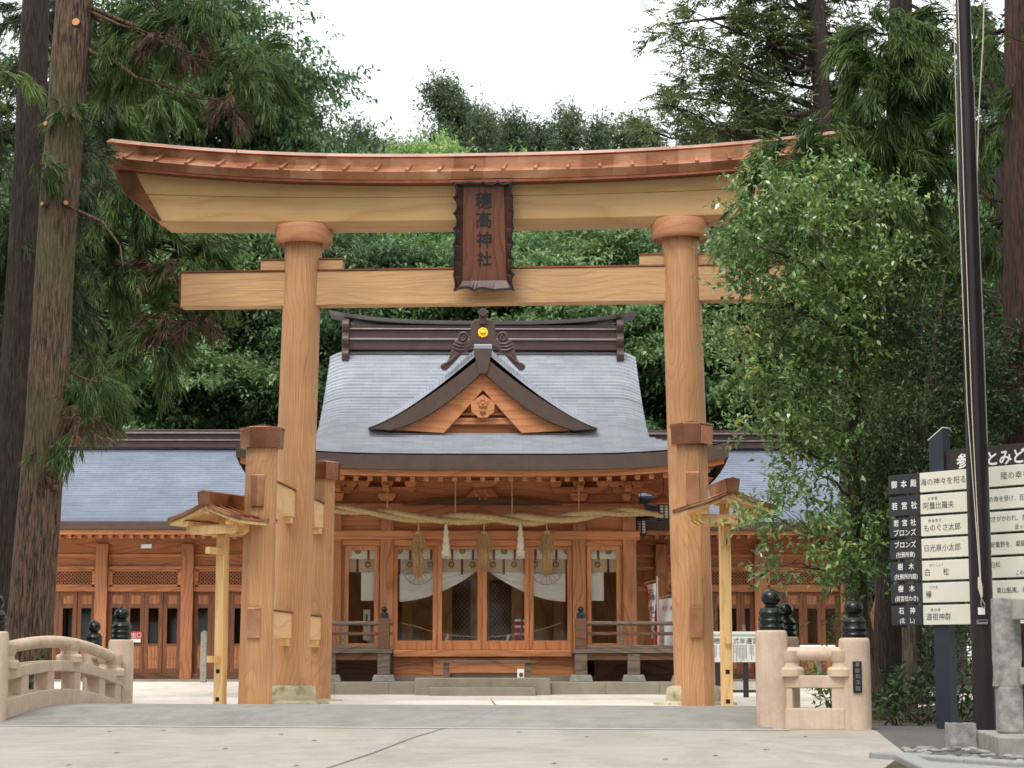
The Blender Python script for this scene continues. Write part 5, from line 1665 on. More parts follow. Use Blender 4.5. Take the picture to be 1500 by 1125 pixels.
MB().box(xa, xb, NBY + .03, NBY + .09, .10, .15).build("foot_rail", M['sign_dark'], nb_, bevel=.004)
# reading stand with white top further right
p = Vector((xof(1200, 42, 990), 42, 0))
rs = thing("reading_stand", "small stand with a tilted white top behind the right bridge railing", "stand", p)
q = Matrix.Translation((p.x, 42, zof(952, 42))) @ Matrix.Rotation(R(24), 4, 'X')
MB().box(-.36, .36, -.2, .2, -.02, .02, q).build("sloping_top", M['white'], rs, bevel=.005)
MB().box(p.x - .03, p.x + .03, 41.97, 42.03, 0, zof(952, 42) - .03).build("stem", M['steel'], rs, bevel=.004)
MB().box(p.x - .2, p.x + .2, 41.85, 42.15, 0, .03).build("foot", M['steel'], rs, bevel=.004)
# ------------------------------------------------------------------ guide board on the right
M['board_ink'] = plain('sun_faded_ink', S(74, 72, 68), .7, 0, .3, 9, 0)
SD = Vector((.63, -.777, 0)).normalized()        # along the board, left to right
SN = Vector((-.777, -.63, 0)).normalized()       # towards the viewer
SP = Vector((xof(1383, 21.6, 900), 21.6, 0))
sg = thing("guide_board", "tall slatted guide board of dark and cream boards listing the precinct sights behind the pole", "sign", SP, math.atan2(SD.y, SD.x))
SGM = root_matrix(sg)
def sbox(name, s0, s1, n0, n1, z0, z1, mat, par=None, bev=.004):
    """s along the board, n towards the viewer"""
    return MB().box(s0, s1, -n1, -n0, z0, z1, SGM).build(name, mat, par or sg, bevel=bev)
def SPt(s, n, z): return SP + SD * s + SN * n + Vector((0, 0, z))
zpt = zof(632, 21.6)
for s0 in (0, 2.45):
    vs = [(s0 - .095, zof(648, 21.6)), (s0 + .095, zpt + .10), ]
    po = outward(MB().prism([(s0 - .095, -.05), (s0 + .095, -.05), (s0 + .095, zpt + .03), (s0 - .095, zpt - .09)], -.06, .06, 'xz', SGM).build("post", M['sign_post'], sg, bevel=.004))
    outward(MB().prism([(s0 - .10, zpt - .088), (s0 + .10, zpt + .034), (s0 + .10, zpt + .044), (s0 - .10, zpt - .078)], -.068, .068, 'xz', SGM).build("slanted_sheen_cap", M['white_ink'], po))  # white paint stands in for the bright reflection on the steel cap
hd = sbox("header_board", .10, 2.34, -.02, .03, zof(695, 21.5), zof(659, 21.5), M['sign_brown'])
zh = (zof(695, 21.5) + zof(659, 21.5)) / 2
MB().text("参 拝とみどころ", SPt(.25, .0325, zh + .0), SD, (0, 0, 1), .165, 'l', bold=.03).build("lettering", M['white_ink'], hd)
ztop, zbot = zof(697, 22.09), zof(920, 22.09)
rh_ = (ztop - zbot) / 7
for i, (L, ruby, a, b_, c_) in enumerate(SIGN_ROWS):
    z1 = ztop - i * rh_; z0 = z1 - rh_ + .026
    zc = (z0 + z1) / 2
    dk = sbox("dark_label_board", -.63, -.205, .062, .095, z0, z1, M['sign_dark'])
    lt = sbox("cream_text_board", -.203, 2.62, .062, .092, z0, z1, M['sign_white'])
    mb = MB()
    if len(L) == 1: mb.text(L[0], SPt(-.415, .0975, zc), SD, (0, 0, 1), .085, bold=.02)
    else:
        mb.text(L[0], SPt(-.415, .0975, zc + .05), SD, (0, 0, 1), .075, bold=.02)
        mb.text(L[1], SPt(-.415, .0975, zc - .055), SD, (0, 0, 1), .062 if L[1][0] == '(' else .078, squash=.9 if L[1][0] == '(' else 1, bold=.015)
    mb.build("lettering", M['white_ink'], dk)
    mb = MB()
    if ruby: mb.text(ruby, SPt(-.10, .0945, zc + .055), SD, (0, 0, 1), .036, 'l')
    big = .082 if i else .082
    mb.text(a, SPt(-.16 if i else -.19, .0945, zc - (.02 if ruby else 0)), SD, (0, 0, 1), big, 'l', 1.0 if i else 1.06, bold=.0)
    mb.text(b_, SPt(.44 if i else .85, .0945, zc + (.03 if c_ else 0)), SD, (0, 0, 1), .066 if i else .082, 'l', .95 if i else 1.1)
    if c_: mb.text(c_, SPt(1.0, .0945, zc - .06), SD, (0, 0, 1), .055, 'l', .95)
    mb.build("lettering", M['board_ink'], lt)
for s in (-.5, 1.2): sbox("back_batten", s - .03, s + .03, .03, .06, zbot, ztop, M['sign_post'])

# ------------------------------------------------------------------ flag pole
PYY = 20.3
pb = Vector((xof(1443, PYY, 1060), PYY, 0))
pole = thing("flag_pole", "tall tapering dark bronze flag pole with a halyard in front of the guide board", "flag pole", pb)
zj = zof(118, PYY)
MB().lathe([(.112, -.03), (.112, 1.5), (.110, 2.9), (.104, 4.2), (.094, 5.2), (.087, zj - .02), (.087, zj)], (pb.x, pb.y, 0), 28).build("lower_shaft", M['pole'], pole, smooth=True)
MB().lathe([(.089, zj - .06), (.089, zj + .002), (.080, zj + .004), (.070, 9.0)], (pb.x, pb.y, 0), 28).build("upper_shaft", M['pole'], pole, smooth=True)
MB().lathe([(.07, 0), (.10, .06), (.10, .12), (.05, .18), (.005, .2)], (pb.x, pb.y, 9.0), 20).build("truck", M['gold'], pole, smooth=True)
rp_ = MB()
hk = at(1438, 878, PYY - .17)
rp_.tube([(pb.x - .10, PYY - .03, 9.0), (pb.x - .13, PYY - .10, 5.5), (pb.x - .115, PYY - .14, 3.2), hk], .0045, 6)
rp_.tube([(pb.x - .07, PYY - .07, 9.0), (pb.x - .085, PYY - .14, 5.5), (pb.x - .075, PYY - .16, 3.2), hk], .0045, 6)
rp_.build("halyard", M['white_rope'], pole, smooth=True)
MB().tube([hk + Vector((-.02, -.005, .22)), hk + Vector((-.012, -.006, .12)), hk + Vector((.0, -.005, .02))], [.012, .024, .01], 8).build("rope_hitch", M['white_rope'], pole, smooth=True)
MB().tube([hk, hk + Vector((.03, 0, -.05)), hk + Vector((.02, .0, -.09)), hk + Vector((-.01, 0, -.05)), hk], .007, 6).build("snap_hook", M['steel'], pole, smooth=True)
c = at(1438, 895, PYY - .125)
MB().box(c.x - .03, c.x + .03, c.y - .01, c.y + .03, c.z - .035, c.z + .035).build("sticker", M['white'], pole)
c = at(1439, 911, PYY - .125)
MB().box(c.x - .05, c.x + .05, c.y - .01, c.y + .05, c.z - .022, c.z + .022).build("maker_plate", M['steel'], pole)
MB().box(c.x - .042, c.x + .042, c.y - .0125, c.y - .0105, c.z - .0, c.z + .016).build("plate_print", M['ink'], pole)
# second rope hanging right of the pole, from a taller line out of frame
ln = thing("hanging_rope", "thin pale rope hanging loose to the right of the flag pole", "rope", at(1432, 300, 20.9))
MB().tube([at(1443, -60, 20.9), at(1440, 60, 20.9), at(1434, 160, 20.9), at(1430, 300, 20.9), at(1436, 470, 20.6), at(1440, 600, 20.5)], .007, 6).build("cord", M['white_rope'], ln, smooth=True)

# ------------------------------------------------------------------ granite fence, block, curb and cobbles
FA = R(-48)
KC = Vector((xof(1463, 15.35, 1105), 15.35, 0))
fe = thing("stone_fence", "rough granite fence pillar with rails on a stepped base at the right edge", "fence", KC, 0)
FX = Vector((math.cos(R(7.5)), -math.sin(R(7.5)), 0)); FYv = Vector((math.sin(R(7.5)), math.cos(R(7.5)), 0))
FM = Matrix((( FX.x, FYv.x, 0, KC.x), (FX.y, FYv.y, 0, KC.y), (0, 0, 1, 0), (0, 0, 0, 1)))
zs1 = .143
MB().box(0, 2.2, 0, 1.56, -.05, zs1, FM).build("base_slab", M['stone'], fe, bevel=.012)
MB().box(.10, .285, .74, 1.0, zs1 + .001, zs1 + .36, FM).build("plinth_block", M['rough_stone'], fe, bevel=.015)
def rough_box(x0, x1, y0, y1, z0, z1, amp, seg=10):
    mb = MB()
    import bmesh
    bm = bmesh.new()
    bmesh.ops.create_cube(bm, size=1)
    bmesh.ops.subdivide_edges(bm, edges=bm.edges[:], cuts=seg, use_grid_fill=True)
    from mathutils import noise
    for v in bm.verts:
        q = Vector((x0 + (v.co.x + .5) * (x1 - x0), y0 + (v.co.y + .5) * (y1 - y0), z0 + (v.co.z + .5) * (z1 - z0)))
        d = noise.noise_vector(q * 14) * amp + noise.noise_vector(q * 40) * amp * .5
        if v.co.z < -.49: d.z = 0
        v.co = q + d
    vs = [FM @ v.co for v in bm.verts]; fs = [tuple(v.index for v in f.verts) for f in bm.faces]
    bm.free()
    return mb.add(vs, fs)
rough_box(.085, .285, .76, .98, zs1 + .362, zof(876, 16.1), .007, 18).build("pillar", M['rough_stone'], fe, smooth=True, angle=60)
for y0, y1, xo in ((908, 877, .21), (1003, 978, .25)):
    MB().box(xo + .0, 2.2, .60, .735, zof(y0, 16.0), zof(y1, 16.0), FM).build("rail", M['stone'], fe, bevel=.01)
bl = Vector((xof(1408, 16.9, 1093), 16.9, 0))
sb = thing("stone_block", "small weathered stone block standing on cobbles left of the pole foot", "stone", bl)
FM_keep = FM
FM = Matrix.Translation(bl)
rough_box(-.105, .105, -.1, .1, -.02, zof(1060, 16.8), .006, 8).build("block", M['rough_stone'], sb, smooth=True, angle=60)
FM = FM_keep
# curb and pale slabs in the corner, cobbles behind
def gz_(px, py, z):
    q = gp(px, py, z); return q
c0, c1, c2 = gz_(1302, 1101, .05), gz_(1520, 1116, .05), gz_(1322, 1127, .05)
cu_ = thing("stone_curb", "pale granite curb edging the cobble bed at the lower right corner", "curb", (c0.x, c0.y, 0))
d1 = (c1 - c0); 
for k in range(3):
    a, b = c0.lerp(c1, k / 3), c0.lerp(c1, (k + 1) / 3 - .004)
    n_ = Vector((0, 0, 1)).cross(d1).normalized()
    off_ = n_ * .09 if n_.y < 0 else n_ * -.09
    a = a + off_; b = b + off_
    MB().beam((a.x, a.y, .0), (b.x, b.y, .0), .18, .10).build("curb_stone", M['curb'], cu_, bevel=.012)
a, b = c0 + Vector((.06, -.16, 0)), c2 + Vector((.06, 0, 0))
MB().beam((a.x, a.y, .0), (b.x, b.y - 1.5, .0), .14, .095).build("curb_stone", M['curb'], cu_, bevel=.012)
sheet("granite_slabs", [(c0.x + .1, c0.y - .2), (c1.x, c1.y - .15), (c1.x + 1, c1.y - 3), (c2.x + .0, c2.y - 1.5), (c2.x + .1, c2.y)], .016, M['curb'])
cob = MB()
cob_c = []
for k in range(900):
    x = random.uniform(2.9, 5.4); y = random.uniform(13.2, 17.3)
    t_l = (x - c0.x) / max(.01, (c1.x - c0.x))
    if y < c0.y + (c1.y - c0.y) * t_l + .06: continue
    if x < 2.98 + (y - 14.9) * .21 + .05: continue
    if y > 16.9 - (x - 3.3) * .2: continue
    if 3.8 < x and y > 15.2 and y < 17 and x > 3.9 + 0.1 * (y - 15.3): continue
    if any((x - a) ** 2 + (y - b) ** 2 < .06 ** 2 for a, b in cob_c): continue
    cob_c.append((x, y))
    rx, ry, rz2 = random.uniform(.035, .06), random.uniform(.03, .05), random.uniform(.010, .018)
    an = random.random() * 3
    Mx = Matrix.Translation((x, y, .008)) @ Matrix.Rotation(an, 4, 'Z') @ Matrix.Diagonal((rx, ry, rz2, 1))
    cob.lathe([(.3, -.95), (.8, -.6), (1, 0), (.8, .6), (.3, .95)], n=10, M=Mx)
mcob, t_, b_n = base_mat('river_cobbles', .75)
gi = N(t_, "ShaderNodeNewGeometry")
t_.links.new(ramp(t_, gi.outputs["Random Per Island"], [(0, S(70, 70, 68)), (.5, S(112, 112, 108)), (1, S(160, 158, 152))]), b_n.inputs["Base Color"])
co = cob.build("cobbles", mcob, None, smooth=True)
tag(co, "grey and white river cobbles set behind the curb at the lower right", "cobbles", None, "stuff")
# small debris on the paving
tw = thing("twig", "small green twig on the pale courtyard paving before the hall steps", "twig", gp(727, 1035))
b = gp(727, 1035, .006)
MB().tube([b, b + Vector((-.025, .02, .035)), b + Vector((-.06, .05, .08)), b + Vector((-.08, .06, .115))], [.012, .014, .012, .005], 6).build("stem", plain('green_twig', S(120, 130, 70), .8), tw)
pb_pts = [(330, 1097), (412, 1076), (760, 1073), (1122, 1099), (1180, 1080), (812, 1119), (100, 1121), (170, 1103), (160, 1072), (434, 1122), (460, 1085), (975, 1113), (1048, 1108), (860, 1080), (240, 1070)]
leafm = plain('fallen_leaf', S(84, 72, 56), .9)
for k, (px, py) in enumerate(pb_pts):
    if py < 1060: continue
    c = gp(px, py, .012)
    o = MB().add([c + Vector((-.03, 0, 0)), c + Vector((0, -.02, .006)), c + Vector((.03, .01, .002)), c + Vector((0, .02, .008))], [(0, 1, 2, 3)]).build("fallen_leaf", leafm)
    tag(o, "tiny dark fallen leaf on the beige paving", "leaf", "fallen leaves on the paving")
# ------------------------------------------------------------------ trees
def unit(a): return a / np.maximum(np.linalg.norm(a, axis=1, keepdims=True), 1e-6)
def rnd_dir(n): return unit(rng.normal(size=(n, 3)))

def mesh_np(name, V, Fq, mat, parent):
    me = bpy.data.meshes.new(name)
    inv = np.array(root_matrix(parent).inverted())
    V = V @ inv[:3, :3].T + inv[:3, 3]
    me.vertices.add(len(V)); me.vertices.foreach_set("co", V.astype(np.float32).ravel())
    me.loops.add(Fq.size); me.loops.foreach_set("vertex_index", Fq.astype(np.int32).ravel())
    me.polygons.add(len(Fq)); me.polygons.foreach_set("loop_start", np.arange(0, Fq.size, Fq.shape[1], dtype=np.int32))
    me.update(calc_edges=True)
    me.materials.append(mat)
    o = bpy.data.objects.new(name, me)
    COL.objects.link(o); o.parent = parent
    return o

def leaf_quads(P, D, Nn, L, W, wide=.45, droop=.15):
    side = unit(np.cross(D, Nn))
    up_ = np.cross(side, D)
    L = L[:, None]; W = W[:, None]
    mid = P + D * L * wide
    tip = P + D * L + np.array([0, 0, -1.0]) * L * droop
    V = np.stack([P, mid + side * W / 2 + up_ * W * .12, tip, mid - side * W / 2 + up_ * W * .12], axis=1).reshape(-1, 3)
    Fq = np.arange(len(P) * 4).reshape(-1, 4)
    return V, Fq

def strips(P, D, L, W, droop):
    """thin two-part drooping strips, one per needle cord"""
    n = len(P)
    side = unit(np.cross(D, rnd_dir(n)))
    Z = np.array([0, 0, 1.0]); L = L[:, None]; W = W[:, None]
    p1 = P + D * L * .5 - Z * L * droop * .25
    p2 = P + D * L - Z * L * droop
    V = np.stack([P - side * W / 2, P + side * W / 2, p1 + side * W / 2, p1 - side * W / 2, p2 + side * W * .2, p2 - side * W * .2], axis=1).reshape(-1, 3)
    b = np.arange(n)[:, None] * 6
    Fq = np.concatenate([b + np.array([[0, 1, 2, 3]]), b + np.array([[3, 2, 4, 5]])], axis=1).reshape(-1, 4)
    return V, Fq

def twigs_in_lobe(c, r, n, clumps, sig=.2, shell=.45, flat=1.0):
    """twig positions gathered in clumps spread through an ellipsoid, denser towards its skin"""
    cd = rnd_dir(clumps) * (rng.random((clumps, 1)) ** shell)
    idx = rng.integers(0, clumps, n)
    if flat < 0:                      # hanging plumes: twigs strung along drooping branchlets
        o_ = unit(cd * r * np.array([1, 1, .35]) + rng.normal(size=(clumps, 3)) * .25 * r.mean() + np.array([0, 0, -.22 * r.mean()]))
        ln = r.mean() * rng.uniform(.55, 1.1, clumps)
        u = rng.random((n, 1)) ** .8
        q = cd[idx] * r * .85 + o_[idx] * ln[idx][:, None] * (u - .35) - np.array([0, 0, 1.0]) * (u ** 2) * ln[idx][:, None] * .45 + rng.normal(size=(n, 3)) * .07 * (1.15 - u)
        d_ = unit(o_[idx] - np.array([0, 0, 1.0]) * u * .8)
        return c + q, c + cd * r * .85, d_
    q = cd[idx] + rng.normal(size=(n, 3)) * np.array([1, 1, flat]) * sig * rng.random((n, 1)) * 1.6
    return c + q * r, c + cd * r, unit(q * r + 1e-4)

def foliage(kind, P, out, size=1.0):
    n = len(P)
    Z = np.array([0, 0, 1.0])
    if kind == 'broad':
        m = 11; ln = .30 * size
        d = unit(out * .7 + rnd_dir(n) * .8 + Z * .25)
        Pi = np.repeat(P, m, 0); di = np.repeat(d, m, 0)
        u = np.tile(np.linspace(.1, 1, m), n)[:, None]
        B = Pi + di * u * ln
        D = unit(di * .5 + rnd_dir(n * m) * .9)
        Nn = unit(Z + rnd_dir(n * m) * .75)
        L = rng.uniform(.05, .085, n * m) * size; W = L * rng.uniform(.42, .55, n * m)
        return leaf_quads(B, D, Nn, L, W, .45, .12)
    if kind == 'fine':
        m = 14; ln = .26 * size
        d = unit(out * .6 + rnd_dir(n) * .7 + Z * .35)
        Pi = np.repeat(P, m, 0); di = np.repeat(d, m, 0)
        u = np.tile(np.linspace(.05, 1, m), n)[:, None]
        B = Pi + di * u * ln
        D = unit(di * .7 + rnd_dir(n * m) * .8)
        L = rng.uniform(.03, .06, n * m) * size; W = L * .4
        return leaf_quads(B, D, unit(Z + rnd_dir(n * m)), L, W, .5, .05)
    if kind == 'sugi':
        m = 20
        d = unit(out + rnd_dir(n) * .38)
        Pi = np.repeat(P, m, 0); di = np.repeat(d, m, 0)
        u = np.tile(np.linspace(0, 1, m), n)[:, None]
        B = Pi + di * u * .22 * size
        D = unit(di * 1.0 + rnd_dir(n * m) * .5 + Z * .05)
        L = rng.uniform(.08, .2, n * m) * size; W = rng.uniform(.008, .015, n * m) * size
        return strips(B, D, L, W, rng.uniform(.2, .6, n * m)[:, None])
    if kind == 'hinoki':
        m = 14; ln = .30 * size
        d = unit(out * np.array([1, 1, .3]) + rnd_dir(n) * .5 - Z * .15)
        Nn0 = unit(Z + rnd_dir(n) * .6)
        s = unit(np.cross(d, Nn0))
        Pi = np.repeat(P, m, 0); di = np.repeat(d, m, 0); si = np.repeat(s, m, 0)
        u = np.tile(np.linspace(.05, 1, m), n)[:, None]
        sg_ = np.tile(np.array([1, -1] * (m // 2)), n)[:, None]
        B = Pi + di * u * ln
        D = unit(di * .8 + si * sg_ * .8 + rnd_dir(n * m) * .3)
        L = rng.uniform(.07, .13, n * m) * size * (1.2 - u[:, 0] * .6); W = L * .32
        return leaf_quads(B, D, unit(np.repeat(Nn0, m, 0) + rnd_dir(n * m) * .35), L, W, .55, .2)
    if kind == 'far':
        m = 12; ln = .62 * size
        d = unit(out * np.array([1, 1, .25]) + rnd_dir(n) * np.array([.7, .7, .3]))
        Pi = np.repeat(P, m, 0); di = np.repeat(d, m, 0)
        u = np.tile(np.linspace(0, 1, m), n)[:, None]
        B = Pi + di * u * ln - Z * u ** 2 * ln * .3 + rng.normal(size=(n * m, 3)) * .05 * size
        D = unit(di * .5 + rnd_dir(n * m) * .8 - Z * .15)
        L = rng.uniform(.11, .21, n * m) * size; W = L * rng.uniform(.36, .5, n * m)
        return leaf_quads(B, D, unit(Z * 1.3 + rnd_dir(n * m) * .6), L, W, .45, .2)
    if kind == 'farneedle':
        m = 12; ln = .7 * size
        d = unit(out * np.array([1, 1, .2]) + rnd_dir(n) * .5 + Z * .12)
        Pi = np.repeat(P, m, 0); di = np.repeat(d, m, 0)
        u = np.tile(np.linspace(0, 1, m), n)[:, None]
        B = Pi + di * u * ln + rng.normal(size=(n * m, 3)) * .05 * size
        D = unit(di * .6 + rnd_dir(n * m) * .9)
        L = rng.uniform(.10, .20, n * m) * size; W = L * .26
        return leaf_quads(B, D, rnd_dir(n * m), L, W, .5, .05)

def curve_pts(a, b, sag, n=7):
    a, b = Vector(a), Vector(b)
    return [a.lerp(b, t) + Vector((0, 0, sag * math.sin(math.pi * t))) + Vector((random.gauss(0, 1), random.gauss(0, 1), random.gauss(0, 1))) * .03 * (b - a).length * math.sin(math.pi * t) for t in [i / (n - 1) for i in range(n)]]

def tree(name, label, cat, group, trunk, radii, lobes, kind, lmat, bmat, per_m3=22, size=1.0, limb_r=.06, sag=.3, clump_k=10, dead=(), sig=.2, fixed=None, seg=14, extra_limbs=(), flat=1.0, ridged=0.0):
    """trunk: world points from the foot up; lobes: (centre, radii) ellipsoids of foliage"""
    trunk = [Vector(p) for p in trunk]
    r = thing(name, label, cat, trunk[0], 0, group)
    path, rad = [], []
    for i in range(len(trunk) - 1):
        for k in range(6):
            t = k / 6
            path.append(trunk[i].lerp(trunk[i + 1], t)); rad.append(radii[i] * (1 - t) + radii[i + 1] * t)
    path.append(trunk[-1]); rad.append(radii[-1])
    rad[0] *= 1.12
    if ridged:
        from mathutils import noise
        fine, frad = [], []
        for i in range(len(path) - 1):
            for k in range(4):
                fine.append(path[i].lerp(path[i + 1], k / 4)); frad.append(rad[i] + (rad[i + 1] - rad[i]) * k / 4)
        fine.append(path[-1]); frad.append(rad[-1])
        vs, ns = [], 72
        for p, q in zip(fine, frad):
            for k in range(ns):
                a = 6.28318 * k / ns
                u_, v_ = math.cos(a), math.sin(a)
                tw = p.z * .05
                h = noise.noise(Vector((u_ * 2.2 + tw, v_ * 2.2, p.z * .25))) * .8 + noise.noise(Vector((u_ * 6, v_ * 6 + tw, p.z * .5))) * .7 + noise.noise(Vector((u_ * 14, v_ * 14, p.z * 1.1))) * .5
                rr_ = q * (1 + ridged * h)
                vs.append((p.x + u_ * rr_, p.y + v_ * rr_, p.z))
        fs = [(i * ns + k, i * ns + (k + 1) % ns, (i + 1) * ns + (k + 1) % ns, (i + 1) * ns + k) for i in range(len(fine) - 1) for k in range(ns)]
        MB().add(vs, fs).build("trunk", bmat, r, smooth=True, angle=75)
    else:
        MB().tube(path, rad, seg, jitter=.10).build("trunk", bmat, r, smooth=True, angle=80)
    limbs = MB()
    VV, FF, off = [], [], 0
    VD, FD, offd = [], [], 0
    for li, (c, rr) in enumerate(lobes):
        c = np.array(c, float); rr = np.array(rr, float)
        vol = rr[0] * rr[1] * rr[2] * 4.19
        n = int(max(30, per_m3 * vol)) if fixed is None else fixed
        ncl = max(5, int(clump_k * vol ** .6) + 4)
        P, cl, out = twigs_in_lobe(c, rr, n, ncl, sig, .45, -1 if kind == 'sugi' else flat)
        V, Fq = foliage(kind, P, out, size)
        if li in dead: VD.append(V); FD.append(Fq + offd); offd += len(V)
        else: VV.append(V); FF.append(Fq + off); off += len(V)
        # limb from the trunk into the lobe, branchlets to its clumps
        cz = c[2]
        hz = cz - (.35 if sag >= 0 else -.35) * np.linalg.norm(c[:2] - np.array(trunk[0])[:2])
        j = min(range(len(path)), key=lambda q: abs(path[q].z - hz) + .15 * (path[q] - Vector(c)).length)
        lp = curve_pts(path[j], c, sag * np.linalg.norm(c - np.array(path[j])) * .25, 8)
        lr = limb_r * (.6 + .4 * min(1, vol))
        limbs.tube(lp, list(np.linspace(lr, lr * .35, 8)), 7, jitter=.15)
        for q in range(min(len(cl), 26)):
            a = lp[random.randint(3, 7)]
            limbs.tube(curve_pts(a, cl[q], sag * .2 * (Vector(cl[q]) - a).length, 5), [lr * .32, lr * .26, lr * .2, lr * .14, lr * .07], 5)
    for pts, r0 in extra_limbs: limbs.tube(pts, list(np.linspace(r0, r0 * .3, len(pts))), 7, jitter=.2)
    limbs.build("branches", bmat, r, smooth=True, angle=80)
    if VV: mesh_np("crown", np.concatenate(VV), np.concatenate(FF), lmat, r)
    if VD: mesh_np("dead_sprays", np.concatenate(VD), np.concatenate(FD), M['leaf_dead'], r)
    return r

def lob(px, py, Y, rx, ry, rd=None):
    c = at(px, py, Y)
    a, b = rx / F * Y, ry / F * Y
    return (c, (a, rd if rd else (a + b) / 2, b))
def foot(px, Y): 
    p = at(px, 968, Y); return Vector((p.x, Y, 0))

# -- left cedars
ced = tree("cedar_tree", "tall cedar at left whose ridged grey brown trunk shows moss and cut stubs", "tree", None,
     [foot(36, 28.5) + Vector((0, 0, -.05)), at(44, 900, 28.5), at(66, 640, 28.5), at(86, 300, 28.5), at(109, 0, 28.5), at(122, -250, 28.5)], [.34, .31, .285, .265, .25, .22],
     [lob(300, 15, 28.8, 110, 45), lob(365, 95, 28.6, 45, 65), lob(200, 60, 29, 60, 60), lob(140, 560, 28.8, 40, 45), lob(60, 240, 28.0, 20, 16), lob(260, 60, 28.4, 40, 30), lob(340, 150, 28.4, 30, 35), lob(120, 620, 28.2, 30, 30), lob(100, 640, 28.3, 50, 20), lob(100, 165, 28.4, 22, 14)],
     'sugi', M['leaf_sugi'], M['bark_cedar'], 330, 1.0, .05, -.25, dead=(5, 6, 7), seg=26, ridged=.075,
     extra_limbs=[([at(72, 655, 28.2), at(90, 662, 28.1), at(106, 680, 28.0)], .035), ([at(95, 300, 28.3), at(150, 325, 28.2), at(176, 360, 28.2), at(182, 400, 28.2)], .028)])
def stub(px, py, Y, r, ln, dirv):
    p = at(px, py, Y); d = Vector(dirv).normalized()
    k = MB().tube([p - d * .1, p + d * ln * .5, p + d * ln], [r * 1.5, r * 1.1, r], 12, jitter=.15).build("branch_stub", M['bark_cedar'], ced, smooth=True, angle=60)
    MB().tube([p + d * (ln - .002), p + d * (ln + .006)], [r * .93, r * .9], 12).build("cut_face", M['cut_wood'], k)
stub(86, 655, 28.22, .045, .09, (.3, -1, .35)); stub(112, 34, 28.3, .06, .05, (0, -1, .1)); stub(70, 182, 28.25, .035, .05, (-.5, -1, 0)); stub(108, 170, 28.25, .035, .05, (.4, -1, .1)); stub(96, 298, 28.25, .035, .05, (.3, -1, 0)); stub(66, 300, 28.25, .03, .06, (-.6, -1, .1))
bu = MB()
for (px, py, rr_) in ((78, 690, .13), (72, 705, .10), (84, 676, .10), (70, 680, .08), (80, 715, .07)):
    q = at(px, py, 28.3)
    bu.lathe([(.25 * rr_, -.95 * rr_), (.8 * rr_, -.6 * rr_), (rr_, 0), (.8 * rr_, .6 * rr_), (.25 * rr_, .95 * rr_)], q, 14)
bu.build("burl", M['bark_cedar'], ced, smooth=True, angle=80)
tree("cedar_tree", "dark trunked cedar standing behind the mossy cedar at the left edge", "tree", None,
     [foot(-14, 31), at(2, 800, 31), at(28, 500, 31), at(44, 200, 31), at(55, -60, 31), at(60, -300, 31)], [.32, .29, .25, .22, .20, .18],
     [lob(10, 330, 31.5, 55, 90), lob(-10, 520, 32, 60, 110), lob(20, 690, 32, 40, 60), lob(0, 200, 31.5, 50, 60), lob(90, 420, 32.5, 45, 80), lob(110, 250, 32.5, 45, 80), lob(90, 90, 32.5, 60, 60), lob(60, 10, 32, 60, 40)],
     'sugi', M['leaf_sugi_dark'], M['bark_dark'], 220, 1.1, .05, -.2, seg=20, ridged=.08)
tree("cedar_tree", "cedar at the far left edge with bright yellow green sprays hanging before the dark trunk", "tree", None,
     [foot(-210, 25), at(-190, 500, 25), at(-170, 100, 25), at(-160, -250, 25)], [.3, .26, .22, .18],
     [lob(0, 100, 25, 36, 32), lob(-60, 120, 25, 50, 60)],
     'sugi', M['leaf_sugi_bright'], M['bark_dark'], 420, .85, .04, -.2)
tree("cedar_tree", "cedar with drooping sprays and brown dead twigs behind the left end of the gate", "tree", None,
     [foot(52, 38), at(64, 600, 38), at(82, 250, 38), at(92, -50, 38), at(98, -250, 38)], [.3, .25, .2, .17, .14],
     [lob(165, 170, 37.5, 50, 70), lob(200, 290, 37.5, 70, 60), lob(270, 360, 37.5, 55, 45), lob(300, 420, 37.5, 45, 40), lob(165, 410, 37.5, 60, 60), lob(235, 500, 37.5, 55, 40), lob(150, 520, 37.5, 50, 50), lob(120, 340, 37.5, 50, 60), lob(310, 360, 37.5, 40, 30), lob(130, 80, 38, 60, 60), lob(230, 130, 37.8, 50, 50),
      lob(240, 465, 37.2, 32, 26), lob(200, 260, 37.2, 36, 20), lob(290, 470, 37.2, 20, 22), lob(240, 390, 37.1, 26, 20), lob(155, 610, 37.0, 26, 20)],
     'sugi', M['leaf_sugi'], M['bark_dark'], 190, 1.25, .05, -.25, dead=(11, 12, 13, 14, 15))
# -- right cedars
tree("cedar_tree", "cedar with dense hanging green sprays in front of the right end of the gate", "tree", None,
     [foot(1304, 28), at(1306, 880, 28), at(1312, 600, 28), at(1316, 250, 28), at(1320, -50, 28), at(1322, -250, 28)], [.28, .23, .20, .18, .16, .14],
     [lob(1320, 50, 27.3, 75, 70), lob(1290, 150, 27.2, 65, 70), lob(1370, 120, 27.2, 60, 70), lob(1320, 235, 27.2, 75, 65), lob(1260, 280, 27.2, 60, 50), lob(1345, 330, 27.4, 55, 60), lob(1180, 228, 27.6, 60, 40), lob(1120, 285, 27.4, 42, 44), lob(1100, 320, 27.3, 30, 42), lob(1140, 240, 27.5, 44, 34), lob(1215, 200, 27.5, 45, 35), lob(1150, 330, 27.5, 40, 40),
      lob(1265, 40, 27.6, 40, 40), lob(1400, 30, 27.5, 50, 50), lob(1390, 400, 27.5, 50, 50), lob(1240, 200, 27.4, 40, 40), lob(1165, 300, 27.5, 40, 40)],
     'sugi', M['leaf_sugi'], M['bark_dark'], 460, 1.1, .04, -.2)
